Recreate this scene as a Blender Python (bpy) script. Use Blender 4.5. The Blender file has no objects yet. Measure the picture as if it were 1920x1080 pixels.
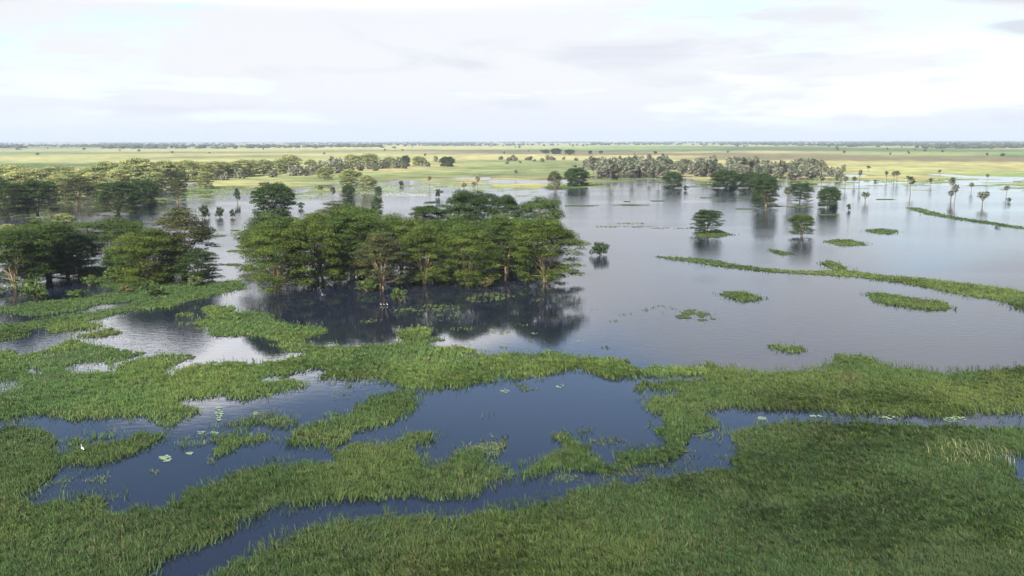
import bpy, math
import numpy as np
from mathutils import Matrix, Vector

# ------------------------------------------------------------------ camera
sc = bpy.context.scene
col = sc.collection
RNG = np.random.default_rng(7)
HZ = 263.5                                   # photo row of the horizon
F, W0, H0 = 1663.0, 1920.0, 1080.0          # focal length in photo pixels
CAM_H, PITCH, ROLL = 30.0, math.atan((540 - HZ) / F), math.radians(-0.10)
ROT = Matrix.Rotation(math.pi / 2 - PITCH, 3, 'X') @ Matrix.Rotation(ROLL, 3, 'Z')
cam_d = bpy.data.cameras.new('camera')
cam = bpy.data.objects.new('camera', cam_d)
col.objects.link(cam)
cam.location = (0, 0, CAM_H)
cam.rotation_euler = ROT.to_euler()
cam_d.sensor_width = 36.0
cam_d.lens = 36.0 * F / W0
cam_d.clip_start, cam_d.clip_end = 0.5, 200000
sc.camera = cam

# ------------------------------------------------------------------ light and sky
SUN_EL, SUN_AZ = math.radians(40), math.radians(207)     # azimuth clockwise from +Y: behind the camera, to its left
world = bpy.data.worlds.new('World')
sc.world = world
world.use_nodes = True
wt = world.node_tree
wt.nodes.clear()


def N(t, kind, **kw):
    n = t.nodes.new(kind)
    for k, v in kw.items():
        if k.startswith('_'):
            n.inputs[k[1:].replace('_', ' ')].default_value = v
        else:
            setattr(n, k, v)
    return n


def mth(t, op, a, b=None, c=None, clamp=False):
    n = t.nodes.new('ShaderNodeMath')
    n.operation = op
    n.use_clamp = clamp
    for i, v in enumerate((a, b, c)):
        if v is None:
            continue
        if isinstance(v, (int, float)):
            n.inputs[i].default_value = v
        else:
            t.links.new(v, n.inputs[i])
    return n.outputs[0]


def mrange(t, v, a, b, c=0.0, d=1.0, smooth=True):
    n = t.nodes.new('ShaderNodeMapRange')
    n.interpolation_type = 'SMOOTHSTEP' if smooth else 'LINEAR'
    t.links.new(v, n.inputs[0])
    for i, x in enumerate((a, b, c, d)):
        n.inputs[i + 1].default_value = x
    return n.outputs[0]


def mixc(t, fac, a, b, blend='MIX'):
    n = t.nodes.new('ShaderNodeMix')
    n.data_type = 'RGBA'
    n.blend_type = blend
    for sock, v in ((n.inputs[0], fac), (n.inputs[6], a), (n.inputs[7], b)):
        if isinstance(v, (int, float)):
            sock.default_value = v
        elif isinstance(v, tuple):
            sock.default_value = v if len(v) == 4 else (*v, 1)
        else:
            t.links.new(v, sock)
    return n.outputs[2]


def noise(t, vec, scale, detail=4, rough=0.55, dist=0.0):
    n = t.nodes.new('ShaderNodeTexNoise')
    t.links.new(vec, n.inputs['Vector'])
    n.inputs['Scale'].default_value = scale
    n.inputs['Detail'].default_value = detail
    n.inputs['Roughness'].default_value = rough
    n.inputs['Distortion'].default_value = dist
    return n.outputs['Fac']


sky = N(wt, 'ShaderNodeTexSky', sky_type='NISHITA', sun_disc=False, sun_elevation=SUN_EL, sun_rotation=SUN_AZ,
        air_density=1.0, dust_density=0.8, ozone_density=1.9, altitude=300)
tc = N(wt, 'ShaderNodeTexCoord')
sep = N(wt, 'ShaderNodeSeparateXYZ')
wt.links.new(tc.outputs['Generated'], sep.inputs[0])
zc = mth(wt, 'MAXIMUM', sep.outputs[2], 0.0)
den = mth(wt, 'ADD', zc, 0.11)
com = N(wt, 'ShaderNodeCombineXYZ')
wt.links.new(mth(wt, 'DIVIDE', sep.outputs[0], den), com.inputs[0])
wt.links.new(mth(wt, 'DIVIDE', sep.outputs[1], den), com.inputs[1])
com.inputs[2].default_value = 3.7
cv = com.outputs[0]
c_big = noise(wt, cv, 0.42, 3, 0.5, 0.3)
c_mid = noise(wt, cv, 1.35, 8, 0.58, 0.35)
cl = mth(wt, 'ADD', mth(wt, 'MULTIPLY', c_big, 0.6), mth(wt, 'MULTIPLY', c_mid, 0.4))
low = mrange(wt, sep.outputs[2], 0.165, 0.315)                      # broken cloud overhead, closed deck far away
right = mrange(wt, mth(wt, 'DIVIDE', sep.outputs[0], mth(wt, 'MAXIMUM', sep.outputs[1], 0.05)), 0.0, 0.4)
thr = mth(wt, 'MULTIPLY_ADD', low, 0.13, mth(wt, 'MULTIPLY_ADD', right, 0.035, 0.400))   # more gaps to the right
cover = mrange(wt, mth(wt, 'SUBTRACT', cl, thr), -0.01, 0.10)
# shaded undersides: thicker cloud looks greyer
thick = mrange(wt, mth(wt, 'SUBTRACT', noise(wt, cv, 0.95, 7, 0.55, 0.5), 0.5), 0.0, 0.2)
cloud_c = mixc(wt, thick, (0.384, 0.378, 0.382), (0.312, 0.311, 0.336))
side = mrange(wt, mth(wt, 'DIVIDE', sep.outputs[0], mth(wt, 'MAXIMUM', sep.outputs[1], 0.05)), -0.25, 0.2, 1.0, 0.06)   # brighter towards the left
lift = mth(wt, 'MULTIPLY_ADD', mrange(wt, sep.outputs[2], 0.13, 0.21), mth(wt, 'MULTIPLY', side, 2.4), 1.0)     # unseen cloud above the view brightened to whiten the water's reflections
cloud_c = mixc(wt, 1.0, cloud_c, lift, 'MULTIPLY')
# two darker cloud banks low on the right of the view
ty = mth(wt, 'MAXIMUM', sep.outputs[1], 0.02)
tx, tz = mth(wt, 'DIVIDE', sep.outputs[0], ty), mth(wt, 'DIVIDE', sep.outputs[2], ty)
wob = mth(wt, 'MULTIPLY', mth(wt, 'SUBTRACT', noise(wt, cv, 1.1, 5, 0.6), 0.5), 1.6)
bank = 0.0
for bx_, bz_, rx_, rz_ in ((0.545, 0.158, 0.115, 0.0135), (0.585, 0.121, 0.085, 0.0125), (0.30, 0.135, 0.14, 0.010), (0.56, 0.083, 0.12, 0.010)):
    dx_ = mth(wt, 'DIVIDE', mth(wt, 'SUBTRACT', tx, bx_), rx_)
    dz_ = mth(wt, 'DIVIDE', mth(wt, 'SUBTRACT', tz, bz_), rz_)
    rr2 = mth(wt, 'ADD', mth(wt, 'ADD', mth(wt, 'MULTIPLY', dx_, dx_), mth(wt, 'MULTIPLY', dz_, dz_)), wob)
    m_ = mth(wt, 'MULTIPLY', mrange(wt, rr2, 0.1, 1.25, 1.0, 0.0), 1.0 if bz_ > 0.14 and bx_ > 0.5 or bz_ == 0.121 else 0.35)
    bank = mth(wt, 'MAXIMUM', m_, bank)
cloud_c = mixc(wt, bank, cloud_c, (0.295, 0.295, 0.309))
skyc = N(wt, 'ShaderNodeMix', data_type='RGBA', blend_type='MULTIPLY')
skyc.inputs[0].default_value = 1
wt.links.new(sky.outputs[0], skyc.inputs[6])
skyc.inputs[7].default_value = (0.085, 0.085, 0.085, 1)
blue_lift = mixc(wt, 1.0, skyc.outputs[2], (0.008, 0.009, 0.013), 'ADD')
haze_band = mrange(wt, sep.outputs[2], 0.0, 0.07, 0.65, 0.0)
cover = mth(wt, 'MAXIMUM', cover, bank)
sky_c = mixc(wt, mth(wt, 'MULTIPLY', cover, 0.93), blue_lift, cloud_c)
sky_c = mixc(wt, haze_band, sky_c, (0.335, 0.352, 0.392))
bg = N(wt, 'ShaderNodeBackground')
wt.links.new(sky_c, bg.inputs[0])
bg.inputs[1].default_value = 1.0
wo = N(wt, 'ShaderNodeOutputWorld')
wt.links.new(bg.outputs[0], wo.inputs[0])

sun_d = bpy.data.lights.new('sun', 'SUN')
sun_d.energy = 4.4
sun_d.angle = math.radians(1.2)
sun_d.color = (1.0, 0.95, 0.86)
sun = bpy.data.objects.new('sun', sun_d)
col.objects.link(sun)
sdir = Vector((math.sin(SUN_AZ) * math.cos(SUN_EL), math.cos(SUN_AZ) * math.cos(SUN_EL), math.sin(SUN_EL)))
sun.rotation_euler = sdir.to_track_quat('Z', 'Y').to_euler()
sun.location = (0, -50, 120)

sc.view_settings.view_transform = 'Standard'
sc.view_settings.look = 'None'
sc.view_settings.gamma = 1
sc.view_settings.use_curve_mapping = False
sc.view_settings.exposure = 1.295
sc.render.engine = 'CYCLES'
sc.cycles.max_bounces = 6
sc.cycles.diffuse_bounces = 2
sc.cycles.glossy_bounces = 3
sc.cycles.transmission_bounces = 3
sc.cycles.volume_bounces = 0
sc.cycles.use_denoising = True

# ------------------------------------------------------------------ helpers
RN = np.array(ROT)


def at(px, py, z=0.0):
    """photo pixel -> point on the level z"""
    px, py = np.asarray(px, float), np.asarray(py, float)
    d = np.stack([(px - 960) / F, -(py - 540) / F, -np.ones_like(px)], -1) @ RN.T
    t = (z - CAM_H) / d[..., 2]
    return d[..., :2] * t[..., None]


def proj(x, y, z):
    v = np.stack([x, y, z - CAM_H], -1) @ RN
    return 960 + F * v[..., 0] / -v[..., 2], 540 - F * v[..., 1] / -v[..., 2]


def hash2(ix, iy, seed):
    h = (ix.astype(np.int64) * 374761393 + iy.astype(np.int64) * 668265263 + seed * 974634777) & 0xFFFFFFFF
    h = ((h ^ (h >> 13)) * 1274126177) & 0xFFFFFFFF
    return ((h ^ (h >> 16)) & 0xFFFF) / 65535.0


def vnoise(x, y, seed=0):
    ix, iy = np.floor(x), np.floor(y)
    fx, fy = x - ix, y - iy
    fx, fy = fx * fx * (3 - 2 * fx), fy * fy * (3 - 2 * fy)
    a, b = hash2(ix, iy, seed), hash2(ix + 1, iy, seed)
    c, d = hash2(ix, iy + 1, seed), hash2(ix + 1, iy + 1, seed)
    return (a * (1 - fx) + b * fx) * (1 - fy) + (c * (1 - fx) + d * fx) * fy


def fbm(x, y, seed=0, oct=4):
    s, a, t = 0.0, 0.5, 0.0
    for i in range(oct):
        s = s + a * vnoise(x, y, seed + i * 17)
        t += a
        x, y, a = x * 2.03 + 11.3, y * 2.03 + 5.7, a * 0.5
    return s / t


def mesh(name, V, faces, mat, colors=None, smooth=False):
    """V (n,3); faces list of arrays (k, m) with m corners each"""
    me = bpy.data.meshes.new(name)
    V = np.ascontiguousarray(V, np.float32)
    if not isinstance(faces, list):
        faces = [faces]
    faces = [np.ascontiguousarray(f, np.int32) for f in faces if len(f)]
    loops = np.concatenate([f.ravel() for f in faces]) if faces else np.zeros(0, np.int32)
    sizes = np.concatenate([np.full(len(f), f.shape[1], np.int32) for f in faces]) if faces else np.zeros(0, np.int32)
    me.vertices.add(len(V))
    me.vertices.foreach_set('co', V.ravel())
    me.loops.add(len(loops))
    me.loops.foreach_set('vertex_index', loops)
    me.polygons.add(len(sizes))
    me.polygons.foreach_set('loop_start', np.concatenate([[0], np.cumsum(sizes)[:-1]]).astype(np.int32))
    me.polygons.foreach_set('loop_total', sizes)
    if smooth:
        me.polygons.foreach_set('use_smooth', np.ones(len(sizes), bool))
    me.update(calc_edges=True)
    if colors is not None:
        ca = me.attributes.new('col', 'FLOAT_COLOR', 'POINT')
        c = np.ones((len(V), 4), np.float32)
        c[:, :3] = colors
        ca.data.foreach_set('color', c.ravel())
    me.materials.append(mat)
    return me


def link(name, me, parent=None, label=None, cat=None, group=None, kind=None):
    o = bpy.data.objects.new(name, me)
    col.objects.link(o)
    o.parent = parent
    for k, v in (('label', label), ('category', cat), ('group', group), ('kind', kind)):
        if v:
            o[k] = v
    return o


def new_mat(name):
    m = bpy.data.materials.new(name)
    m.use_nodes = True
    m.node_tree.nodes.clear()
    return m, m.node_tree


def leaf_mat(name, transl=0.3, gloss=0.0, tint=None):
    m, t = new_mat(name)
    a = N(t, 'ShaderNodeAttribute', attribute_name='col')
    c = a.outputs['Color']
    if tint:
        c = mixc(t, 1.0, c, tint, 'MULTIPLY')
    d = N(t, 'ShaderNodeBsdfPrincipled', _Roughness=0.6)
    d.inputs['Specular IOR Level'].default_value = 0.25 + gloss
    t.links.new(c, d.inputs['Base Color'])
    tr = N(t, 'ShaderNodeBsdfTranslucent')
    t.links.new(mixc(t, 1.0, c, (1.25, 1.15, 0.5), 'MULTIPLY'), tr.inputs[0])
    mx = N(t, 'ShaderNodeMixShader')
    mx.inputs[0].default_value = transl
    t.links.new(d.outputs[0], mx.inputs[1])
    t.links.new(tr.outputs[0], mx.inputs[2])
    o = N(t, 'ShaderNodeOutputMaterial')
    t.links.new(mx.outputs[0], o.inputs[0])
    return m


def plain_mat(name, c1, c2, scale, rough=0.85, detail=5, bump=0.0):
    m, t = new_mat(name)
    g = N(t, 'ShaderNodeTexCoord')
    nf = noise(t, g.outputs['Object'], scale, detail)
    c = mixc(t, mrange(t, nf, 0.3, 0.7), c1, c2)
    d = N(t, 'ShaderNodeBsdfPrincipled', _Roughness=rough)
    d.inputs['Specular IOR Level'].default_value = 0.2
    t.links.new(c, d.inputs['Base Color'])
    if bump:
        b = N(t, 'ShaderNodeBump', _Strength=bump, _Distance=0.05)
        t.links.new(nf, b.inputs['Height'])
        t.links.new(b.outputs[0], d.inputs['Normal'])
    o = N(t, 'ShaderNodeOutputMaterial')
    t.links.new(d.outputs[0], o.inputs[0])
    return m


def lin(c):
    c = np.asarray(c, float) / 255.0
    return np.where(c <= 0.04045, c / 12.92, ((c + 0.055) / 1.055) ** 2.4)


# ------------------------------------------------------------------ ground: one sheet, lake bed near, fields to the horizon
SHORE = [(-900, 352), (0, 350), (250, 352), (450, 349), (650, 351), (760, 344), (900, 341), (960, 349), (1100, 344),
         (1150, 332), (1500, 330), (1600, 333), (1750, 334), (1920, 337), (2800, 340)]
# own colours of the fields, read down the view at several bearings: (photo row, albedo)
Y_ = (0.361, 0.313, 0.161); YG = (0.241, 0.257, 0.120); GG = (0.177, 0.241, 0.096); DG = (0.092, 0.116, 0.060)
BR = (0.169, 0.141, 0.092); PY = (0.297, 0.289, 0.177); MG = (0.145, 0.161, 0.080); TN = (0.345, 0.273, 0.153); DB = (0.120, 0.120, 0.072)
BANDS = [
    (-400, [(266, PY), (274, MG), (279, MG), (282, YG), (287, MG), (291, Y_), (300, YG), (303, DG), (309, MG), (313, TN), (325, YG), (360, YG)]),
    (60, [(266, PY), (274, MG), (279, PY), (283, MG), (287, YG), (291, Y_), (299, YG), (302, DG), (308, MG), (313, TN), (325, YG), (360, YG)]),
    (420, [(266, PY), (274, MG), (277, PY), (281, Y_), (284, MG), (288, Y_), (292, MG), (297, Y_), (305, MG), (310, Y_), (330, YG), (338, Y_), (360, MG)]),
    (700, [(266, PY), (271, MG), (273, Y_), (279, Y_), (282, MG), (289, Y_), (296, YG), (305, Y_), (316, TN), (324, YG), (334, MG), (360, YG)]),
    (930, [(266, PY), (270, YG), (273, PY), (279, Y_), (282, DG), (284, DB), (288, BR), (291, Y_), (299, Y_), (303, MG), (308, YG), (316, MG), (321, YG), (327, DG), (336, TN), (360, YG)]),
    (1180, [(266, PY), (269, YG), (273, PY), (275, GG), (281, GG), (283, DG), (286, BR), (291, BR), (293, Y_), (300, Y_), (306, MG), (316, MG), (327, YG), (336, DG), (360, MG)]),
    (1420, [(266, PY), (270, YG), (274, PY), (276, DG), (282, DG), (285, Y_), (288, BR), (298, BR), (301, Y_), (312, TN), (322, Y_), (330, TN), (360, MG)]),
    (1680, [(266, MG), (272, PY), (276, YG), (279, DG), (283, DG), (286, YG), (289, YG), (292, BR), (299, BR), (302, Y_), (309, YG), (314, Y_), (321, YG), (327, TN), (336, YG), (360, MG)]),
    (1930, [(266, MG), (273, MG), (278, PY), (281, DG), (285, GG), (288, MG), (291, DG), (294, BR), (299, BR), (302, Y_), (308, TN), (314, YG), (322, GG), (330, YG), (360, MG)]),
    (2500, [(266, MG), (276, PY), (281, DG), (286, GG), (293, BR), (300, Y_), (314, YG), (330, YG), (360, MG)]),
]


def field_color(px, py):
    rows = []
    xs = [b[0] for b in BANDS]
    out = np.zeros(px.shape + (3,))
    cols = []
    for _, b in BANDS:
        yy = [q[0] for q in b]
        cols.append(np.stack([np.interp(py, yy, [q[1][k] for q in b]) for k in range(3)], -1))
    cols = np.stack(cols, 0)
    t = np.interp(px, xs, np.arange(len(xs)))
    i = np.clip(t.astype(int), 0, len(xs) - 2)
    f = (t - i)[..., None]
    f = f * f * (3 - 2 * f)
    ii = np.indices(px.shape)
    a = cols[(i,) + tuple(ii)]
    b = cols[(i + 1,) + tuple(ii)]
    return a * (1 - f) + b * f


shore_az, shore_r = [], []
for sx, sy in SHORE:
    p = at(sx, sy)
    shore_az.append(math.atan2(p[0], p[1]))
    shore_r.append(math.hypot(*p))


def ground_z(x, y):
    r = np.hypot(x, y)
    az = np.arctan2(x, y)
    sr = np.interp(az, shore_az, shore_r)
    s = (r - sr) / sr
    z = 0.5 * np.tanh(s / 0.42) + 1.5 * (fbm(x / 38, y / 60, 3, 5) - 0.5) * np.exp(-(s / 0.26) ** 2)
    z = np.where(s < -0.42, -0.7, z)
    return z


rr = np.concatenate([np.geomspace(4, 430, 26), CAM_H / np.tan(np.arctan(np.arange(116, 3.5, -0.45) / F)), [20000, 30000, 50000, 90000]])
rr = np.unique(np.round(rr, 2))
aa = np.radians(np.arange(-60, 60.01, 0.29))
R_, A_ = np.meshgrid(rr, aa, indexing='ij')
GX, GY = R_ * np.sin(A_), R_ * np.cos(A_)
GZ = ground_z(GX, GY)
ppx, ppy = proj(GX, np.maximum(GY, 1), np.zeros_like(GX))
dy = np.maximum(CAM_H / R_ * F, 0.5)
warp = (fbm(A_ * 22, np.log(R_) * 6, 21, 4) - 0.5) * 0.16 + (fbm(A_ * 95, np.log(R_) * 20, 22, 3) - 0.5) * 0.06
gc = field_color(ppx + (fbm(A_ * 15, np.log(R_) * 9, 5, 3) - 0.5) * 260, HZ + 0.5 + dy * (1 + warp))
gc = gc * np.array((0.98, 1.03, 0.86))
patch = fbm(A_ * 50, np.log(R_) * 30, 8, 4)
gc = gc * (0.82 + 0.36 * patch[..., None])
mud = np.clip((0.16 - GZ) / 0.22, 0, 1)[..., None]               # wet mud at the water's edge
gc = gc * (1 - mud * 0.55) + np.array((0.10, 0.10, 0.065)) * mud * 0.55
n_r, n_a = R_.shape
idx = np.arange(n_r * n_a).reshape(n_r, n_a)
quads = np.stack([idx[:-1, :-1], idx[:-1, 1:], idx[1:, 1:], idx[1:, :-1]], -1).reshape(-1, 4)

gm, t = new_mat('field_ground')
a = N(t, 'ShaderNodeAttribute', attribute_name='col')
g = N(t, 'ShaderNodeTexCoord')
n1 = noise(t, g.outputs['Object'], 0.035, 6, 0.65)
n2 = noise(t, g.outputs['Object'], 0.35, 4, 0.6)
v = mth(t, 'ADD', mrange(t, n1, 0.3, 0.7, 0.62, 1.22), mrange(t, n2, 0.3, 0.7, -0.10, 0.12))
c = mixc(t, 1.0, a.outputs['Color'], v, 'MULTIPLY')
d = N(t, 'ShaderNodeBsdfPrincipled', _Roughness=0.95)
d.inputs['Specular IOR Level'].default_value = 0.05
t.links.new(c, d.inputs['Base Color'])
o = N(t, 'ShaderNodeOutputMaterial')
t.links.new(d.outputs[0], o.inputs[0])
link('ground', mesh('ground', np.stack([GX, GY, GZ], -1).reshape(-1, 3), quads, gm, gc.reshape(-1, 3), True), kind='structure',
     label='flat floodplain of tan and green fields reaching the horizon')

# ------------------------------------------------------------------ water
wm, t = new_mat('flood_water')
g = N(t, 'ShaderNodeTexCoord')
mp = N(t, 'ShaderNodeMapping')
mp.inputs['Rotation'].default_value = (0, 0, math.radians(20))
mp.inputs['Scale'].default_value = (0.6, 1.25, 1)
t.links.new(g.outputs['Object'], mp.inputs[0])
w1 = noise(t, mp.outputs[0], 0.85, 3, 0.6, 0.4)
w2 = noise(t, mp.outputs[0], 2.6, 3, 0.6, 0.3)
h = mth(t, 'ADD', w1, mth(t, 'MULTIPLY', w2, 0.30))
# wind lanes: calm behind the trees and reeds, ruffled on the open lake
sp = N(t, 'ShaderNodeSeparateXYZ')
t.links.new(g.outputs['Object'], sp.inputs[0])
lane = noise(t, g.outputs['Object'], 0.012, 4, 0.55, 0.6)
mp2 = N(t, 'ShaderNodeMapping')
mp2.inputs['Scale'].default_value = (0.004, 0.02, 1)
t.links.new(g.outputs['Object'], mp2.inputs[0])
lane2 = noise(t, mp2.outputs[0], 1.0, 4, 0.55, 0.4)
jit = mth(t, 'SUBTRACT', lane, 0.5)
lee_x = mth(t, 'MULTIPLY', mrange(t, mth(t, 'MULTIPLY_ADD', jit, 25, sp.outputs[0]), -50, -40), mrange(t, mth(t, 'MULTIPLY_ADD', jit, 90, sp.outputs[0]), 2, 36, 1.0, 0.0))
lee_y = mrange(t, mth(t, 'MULTIPLY_ADD', jit, 40, sp.outputs[1]), 205, 240, 1.0, 0.0)
ponds = mrange(t, mth(t, 'MULTIPLY_ADD', jit, 30, sp.outputs[1]), 98, 114, 1.0, 0.0)
calm = mth(t, 'MAXIMUM', mth(t, 'MULTIPLY', lee_x, lee_y), ponds)
wind = mth(t, 'MULTIPLY', mth(t, 'SUBTRACT', 1.0, calm), mrange(t, lane2, 0.34, 0.60, 0.15, 1.0))
west = mrange(t, mth(t, 'MULTIPLY_ADD', jit, 25, sp.outputs[0]), -52, -40, 1.0, 0.0)
strength = mth(t, 'MULTIPLY_ADD', wind, mth(t, 'MULTIPLY_ADD', west, 0.12, 0.24), 0.035)
b = N(t, 'ShaderNodeBump', _Distance=0.16)
t.links.new(strength, b.inputs['Strength'])
t.links.new(h, b.inputs['Height'])
murk = mixc(t, mrange(t, lane, 0.35, 0.65), (0.005, 0.0085, 0.017), (0.011, 0.014, 0.024))
d = N(t, 'ShaderNodeBsdfPrincipled', _IOR=1.333)
d.inputs['Specular IOR Level'].default_value = 0.5
t.links.new(murk, d.inputs['Base Color'])
t.links.new(mth(t, 'MULTIPLY_ADD', wind, 0.05, 0.015), d.inputs['Roughness'])
t.links.new(b.outputs[0], d.inputs['Normal'])
o = N(t, 'ShaderNodeOutputMaterial')
t.links.new(d.outputs[0], o.inputs[0])
wv = np.array([(-1500, -60, 0), (1500, -60, 0), (1500, 1500, 0), (-1500, 1500, 0)], float)
link('water', mesh('water', wv, np.array([[0, 1, 2, 3]]), wm), kind='structure', label='shallow flood water spread over the plain')

# ------------------------------------------------------------------ reed beds and grass islands: outlines on the ground
PX0, PY0, PXW, PYH = -420, 320, 2780, 920


def raster(img, poly, val):
    P = np.asarray(poly, float)
    P = P - (PX0, PY0)
    y0, y1 = max(int(P[:, 1].min()), 0), min(int(P[:, 1].max()) + 1, PYH - 1)
    A, B = P, np.roll(P, -1, 0)
    for yy in range(y0, y1 + 1):
        yc = yy + 0.5
        m = (A[:, 1] <= yc) != (B[:, 1] <= yc)
        if not m.any():
            continue
        xs = np.sort(A[m, 0] + (yc - A[m, 1]) / (B[m, 1] - A[m, 1]) * (B[m, 0] - A[m, 0]))
        for k in range(0, len(xs) - 1, 2):
            i0, i1 = max(int(round(xs[k])), 0), min(int(round(xs[k + 1])), PXW)
            if i1 > i0:
                img[yy, i0:i1] = val


def ell(cx, cy, rx, ry, n=14):
    return [(cx + rx * (1 + 0.25 * math.sin(3 * k + cx)) * math.cos(2 * math.pi * k / n), cy + ry * math.sin(2 * math.pi * k / n)) for k in range(n)]


near_bank = [(400, 1080), (440, 1056), (480, 1036), (527, 1004), (580, 995), (620, 982), (680, 970), (730, 965), (792, 969), (900, 967), (912, 954), (955, 947),
             (990, 944), (1035, 932), (1065, 922), (1115, 912), (1185, 901), (1260, 892), (1335, 882), (1372, 877), (1382, 868), (1380, 855), (1388, 835),
             (1384, 818), (1412, 800), (1453, 790), (1510, 787), (1567, 791), (1628, 793), (1689, 796), (1750, 798), (1811, 797), (1920, 794), (2340, 786),
             (2340, 1238), (180, 1238), (300, 1150)]
near_hole = [(1885, 861), (1925, 862), (2010, 868), (2060, 930), (1960, 925), (1915, 912), (1900, 885)]
mid_bank = [(285, 1080), (305, 1060), (350, 1040), (382, 1025), (425, 1010), (475, 982), (517, 967), (562, 957), (590, 952), (620, 942), (680, 939), (712, 937),
            (780, 930), (825, 942), (842, 932), (892, 932), (912, 917), (930, 911), (960, 906), (997, 897), (1035, 887), (1085, 884), (1117, 886), (1165, 879),
            (1200, 871), (1270, 860), (1290, 842), (1297, 815), (1335, 798), (1337, 785), (1332, 772), (1310, 766), (1385, 764), (1440, 766), (1490, 765),
            (1540, 769), (1590, 775), (1640, 776), (1690, 782), (1740, 781), (1770, 784), (1815, 779), (1850, 775), (1920, 772), (2340, 764),
            (2340, 672), (1920, 687), (1897, 685), (1865, 690), (1830, 696), (1790, 697), (1765, 700), (1735, 691), (1702, 690), (1657, 685), (1630, 674), (1617, 669),
            (1570, 666), (1565, 676), (1545, 687), (1555, 695), (1525, 692), (1502, 697), (1465, 695), (1440, 694), (1430, 700), (1405, 695), (1370, 692), (1350, 690),
            (1345, 679), (1327, 677), (1325, 690), (1325, 712), (1277, 714), (1232, 712), (1210, 711), (1195, 727), (1200, 734), (1220, 726), (1240, 731), (1267, 732), (1262, 745),
            (1242, 742), (1210, 747), (1195, 752), (1212, 757), (1211, 772), (1242, 782), (1237, 790), (1217, 800), (1230, 812), (1250, 825), (1255, 833), (1225, 842),
            (1197, 840), (1172, 845), (1152, 857), (1150, 867), (1120, 867), (1122, 857), (1097, 847), (1120, 837), (1090, 835), (1085, 822), (1067, 812), (1030, 812),
            (1042, 822), (1060, 835), (1055, 847), (1035, 860), (1005, 867), (985, 877), (960, 880), (917, 864), (905, 855), (890, 842), (865, 840), (852, 857), (832, 872),
            (802, 875), (795, 857), (780, 842), (785, 836), (827, 830), (827, 822), (810, 809), (780, 809), (755, 815), (720, 830), (705, 840), (697, 827), (670, 827), (655, 837),
            (632, 845), (640, 860), (627, 867), (590, 867), (555, 866), (505, 870), (475, 882), (430, 890), (415, 902), (385, 910), (350, 925), (332, 940), (300, 960), (260, 954),
            (235, 963), (185, 962), (207, 945), (205, 930), (175, 924), (137, 925), (120, 937), (60, 946), (55, 937), (75, 917), (87, 905), (87, 892), (110, 880), (107, 870), (105, 856), (97, 847),
            (100, 830), (102, 825), (82, 817), (70, 805), (35, 796), (15, 802), (-60, 806), (-420, 815), (-420, 1238), (130, 1238), (220, 1140)]
lens_spit = [(107, 870), (150, 876), (180, 874), (225, 862), (262, 847), (300, 827), (315, 817), (311, 808), (262, 812), (225, 827), (162, 837), (125, 845), (104, 855)]
small_lens = [(125, 828), (140, 820), (205, 811), (237, 811), (210, 821), (175, 827), (150, 834), (130, 834)]
pond_tongue = [(620, 776), (655, 777), (680, 770), (675, 757), (687, 750), (720, 740), (755, 731), (785, 731), (782, 747), (790, 757), (775, 775), (742, 787), (705, 800), (675, 807),
               (642, 827), (640, 842), (605, 837), (550, 837), (525, 830), (535, 820), (575, 800), (600, 790), (640, 787)]
tongue2 = [(410, 797), (450, 790), (480, 783), (510, 778), (565, 790), (560, 803), (500, 806), (470, 800), (430, 806), (405, 806)]
tongue3 = [(332, 832), (370, 826), (400, 816), (440, 812), (498, 808), (502, 822), (480, 833), (440, 848), (425, 858), (410, 850), (405, 832), (370, 832), (340, 842)]
left_marsh = [(-420, 800), (0, 791), (32, 782), (62, 775), (87, 777), (107, 785), (140, 790), (175, 785), (220, 777), (237, 784), (277, 782), (287, 795), (317, 799), (335, 787), (367, 775),
              (360, 765), (332, 760), (337, 750), (370, 747), (410, 740), (450, 748), (480, 747), (517, 740), (555, 727), (577, 720), (562, 710), (530, 707), (495, 713), (478, 708), (542, 702),
              (560, 695), (587, 687), (615, 697), (595, 705), (602, 714), (640, 712), (705, 712), (730, 717), (762, 727), (785, 730), (827, 732), (870, 731), (892, 722), (925, 715), (927, 705), (937, 702),
              (950, 712), (967, 712), (985, 707), (1025, 705), (1077, 692), (1085, 690), (1120, 700), (1135, 711), (1165, 712), (1195, 704), (1235, 707), (1260, 704), (1290, 707), (1327, 705),
              (1325, 690), (1310, 690), (1235, 686), (1200, 691), (1192, 696), (1185, 687), (1180, 677), (1145, 669), (1130, 672), (1110, 669), (1095, 672), (1055, 660), (1030, 657), (1005, 664), (960, 662),
              (900, 666), (857, 667), (890, 660), (890, 655), (855, 650), (835, 652), (795, 650), (805, 640), (835, 637), (807, 630), (812, 622), (800, 615), (780, 612), (745, 625), (747, 635), (755, 640),
              (730, 647), (687, 650), (630, 652), (592, 650), (567, 637), (600, 627), (614, 621), (605, 615), (565, 612), (512, 602), (512, 590), (487, 586), (442, 587), (437, 576), (390, 575), (372, 577), (392, 592),
              (392, 601), (357, 607), (365, 611), (395, 614), (397, 627), (415, 632), (435, 629), (475, 630), (500, 635), (517, 640), (515, 650), (545, 657), (585, 660), (580, 665), (525, 675), (480, 681),
              (445, 680), (395, 681), (355, 684), (332, 700), (312, 692), (342, 680), (362, 670), (345, 664), (310, 665), (275, 672), (240, 680), (215, 684), (240, 672), (272, 662), (240, 662), (227, 657), (205, 651), (165, 650), (140, 640), (120, 639), (105, 650),
              (75, 660), (32, 666), (32, 655), (7, 660), (-420, 676)]
left_holes = [[(112, 690), (165, 683), (192, 681), (222, 685), (190, 698), (150, 696), (115, 697)], [(50, 690), (78, 690), (80, 698), (55, 700)],
              [(-120, 716), (20, 713), (37, 722), (20, 730), (-120, 734)]]
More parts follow.
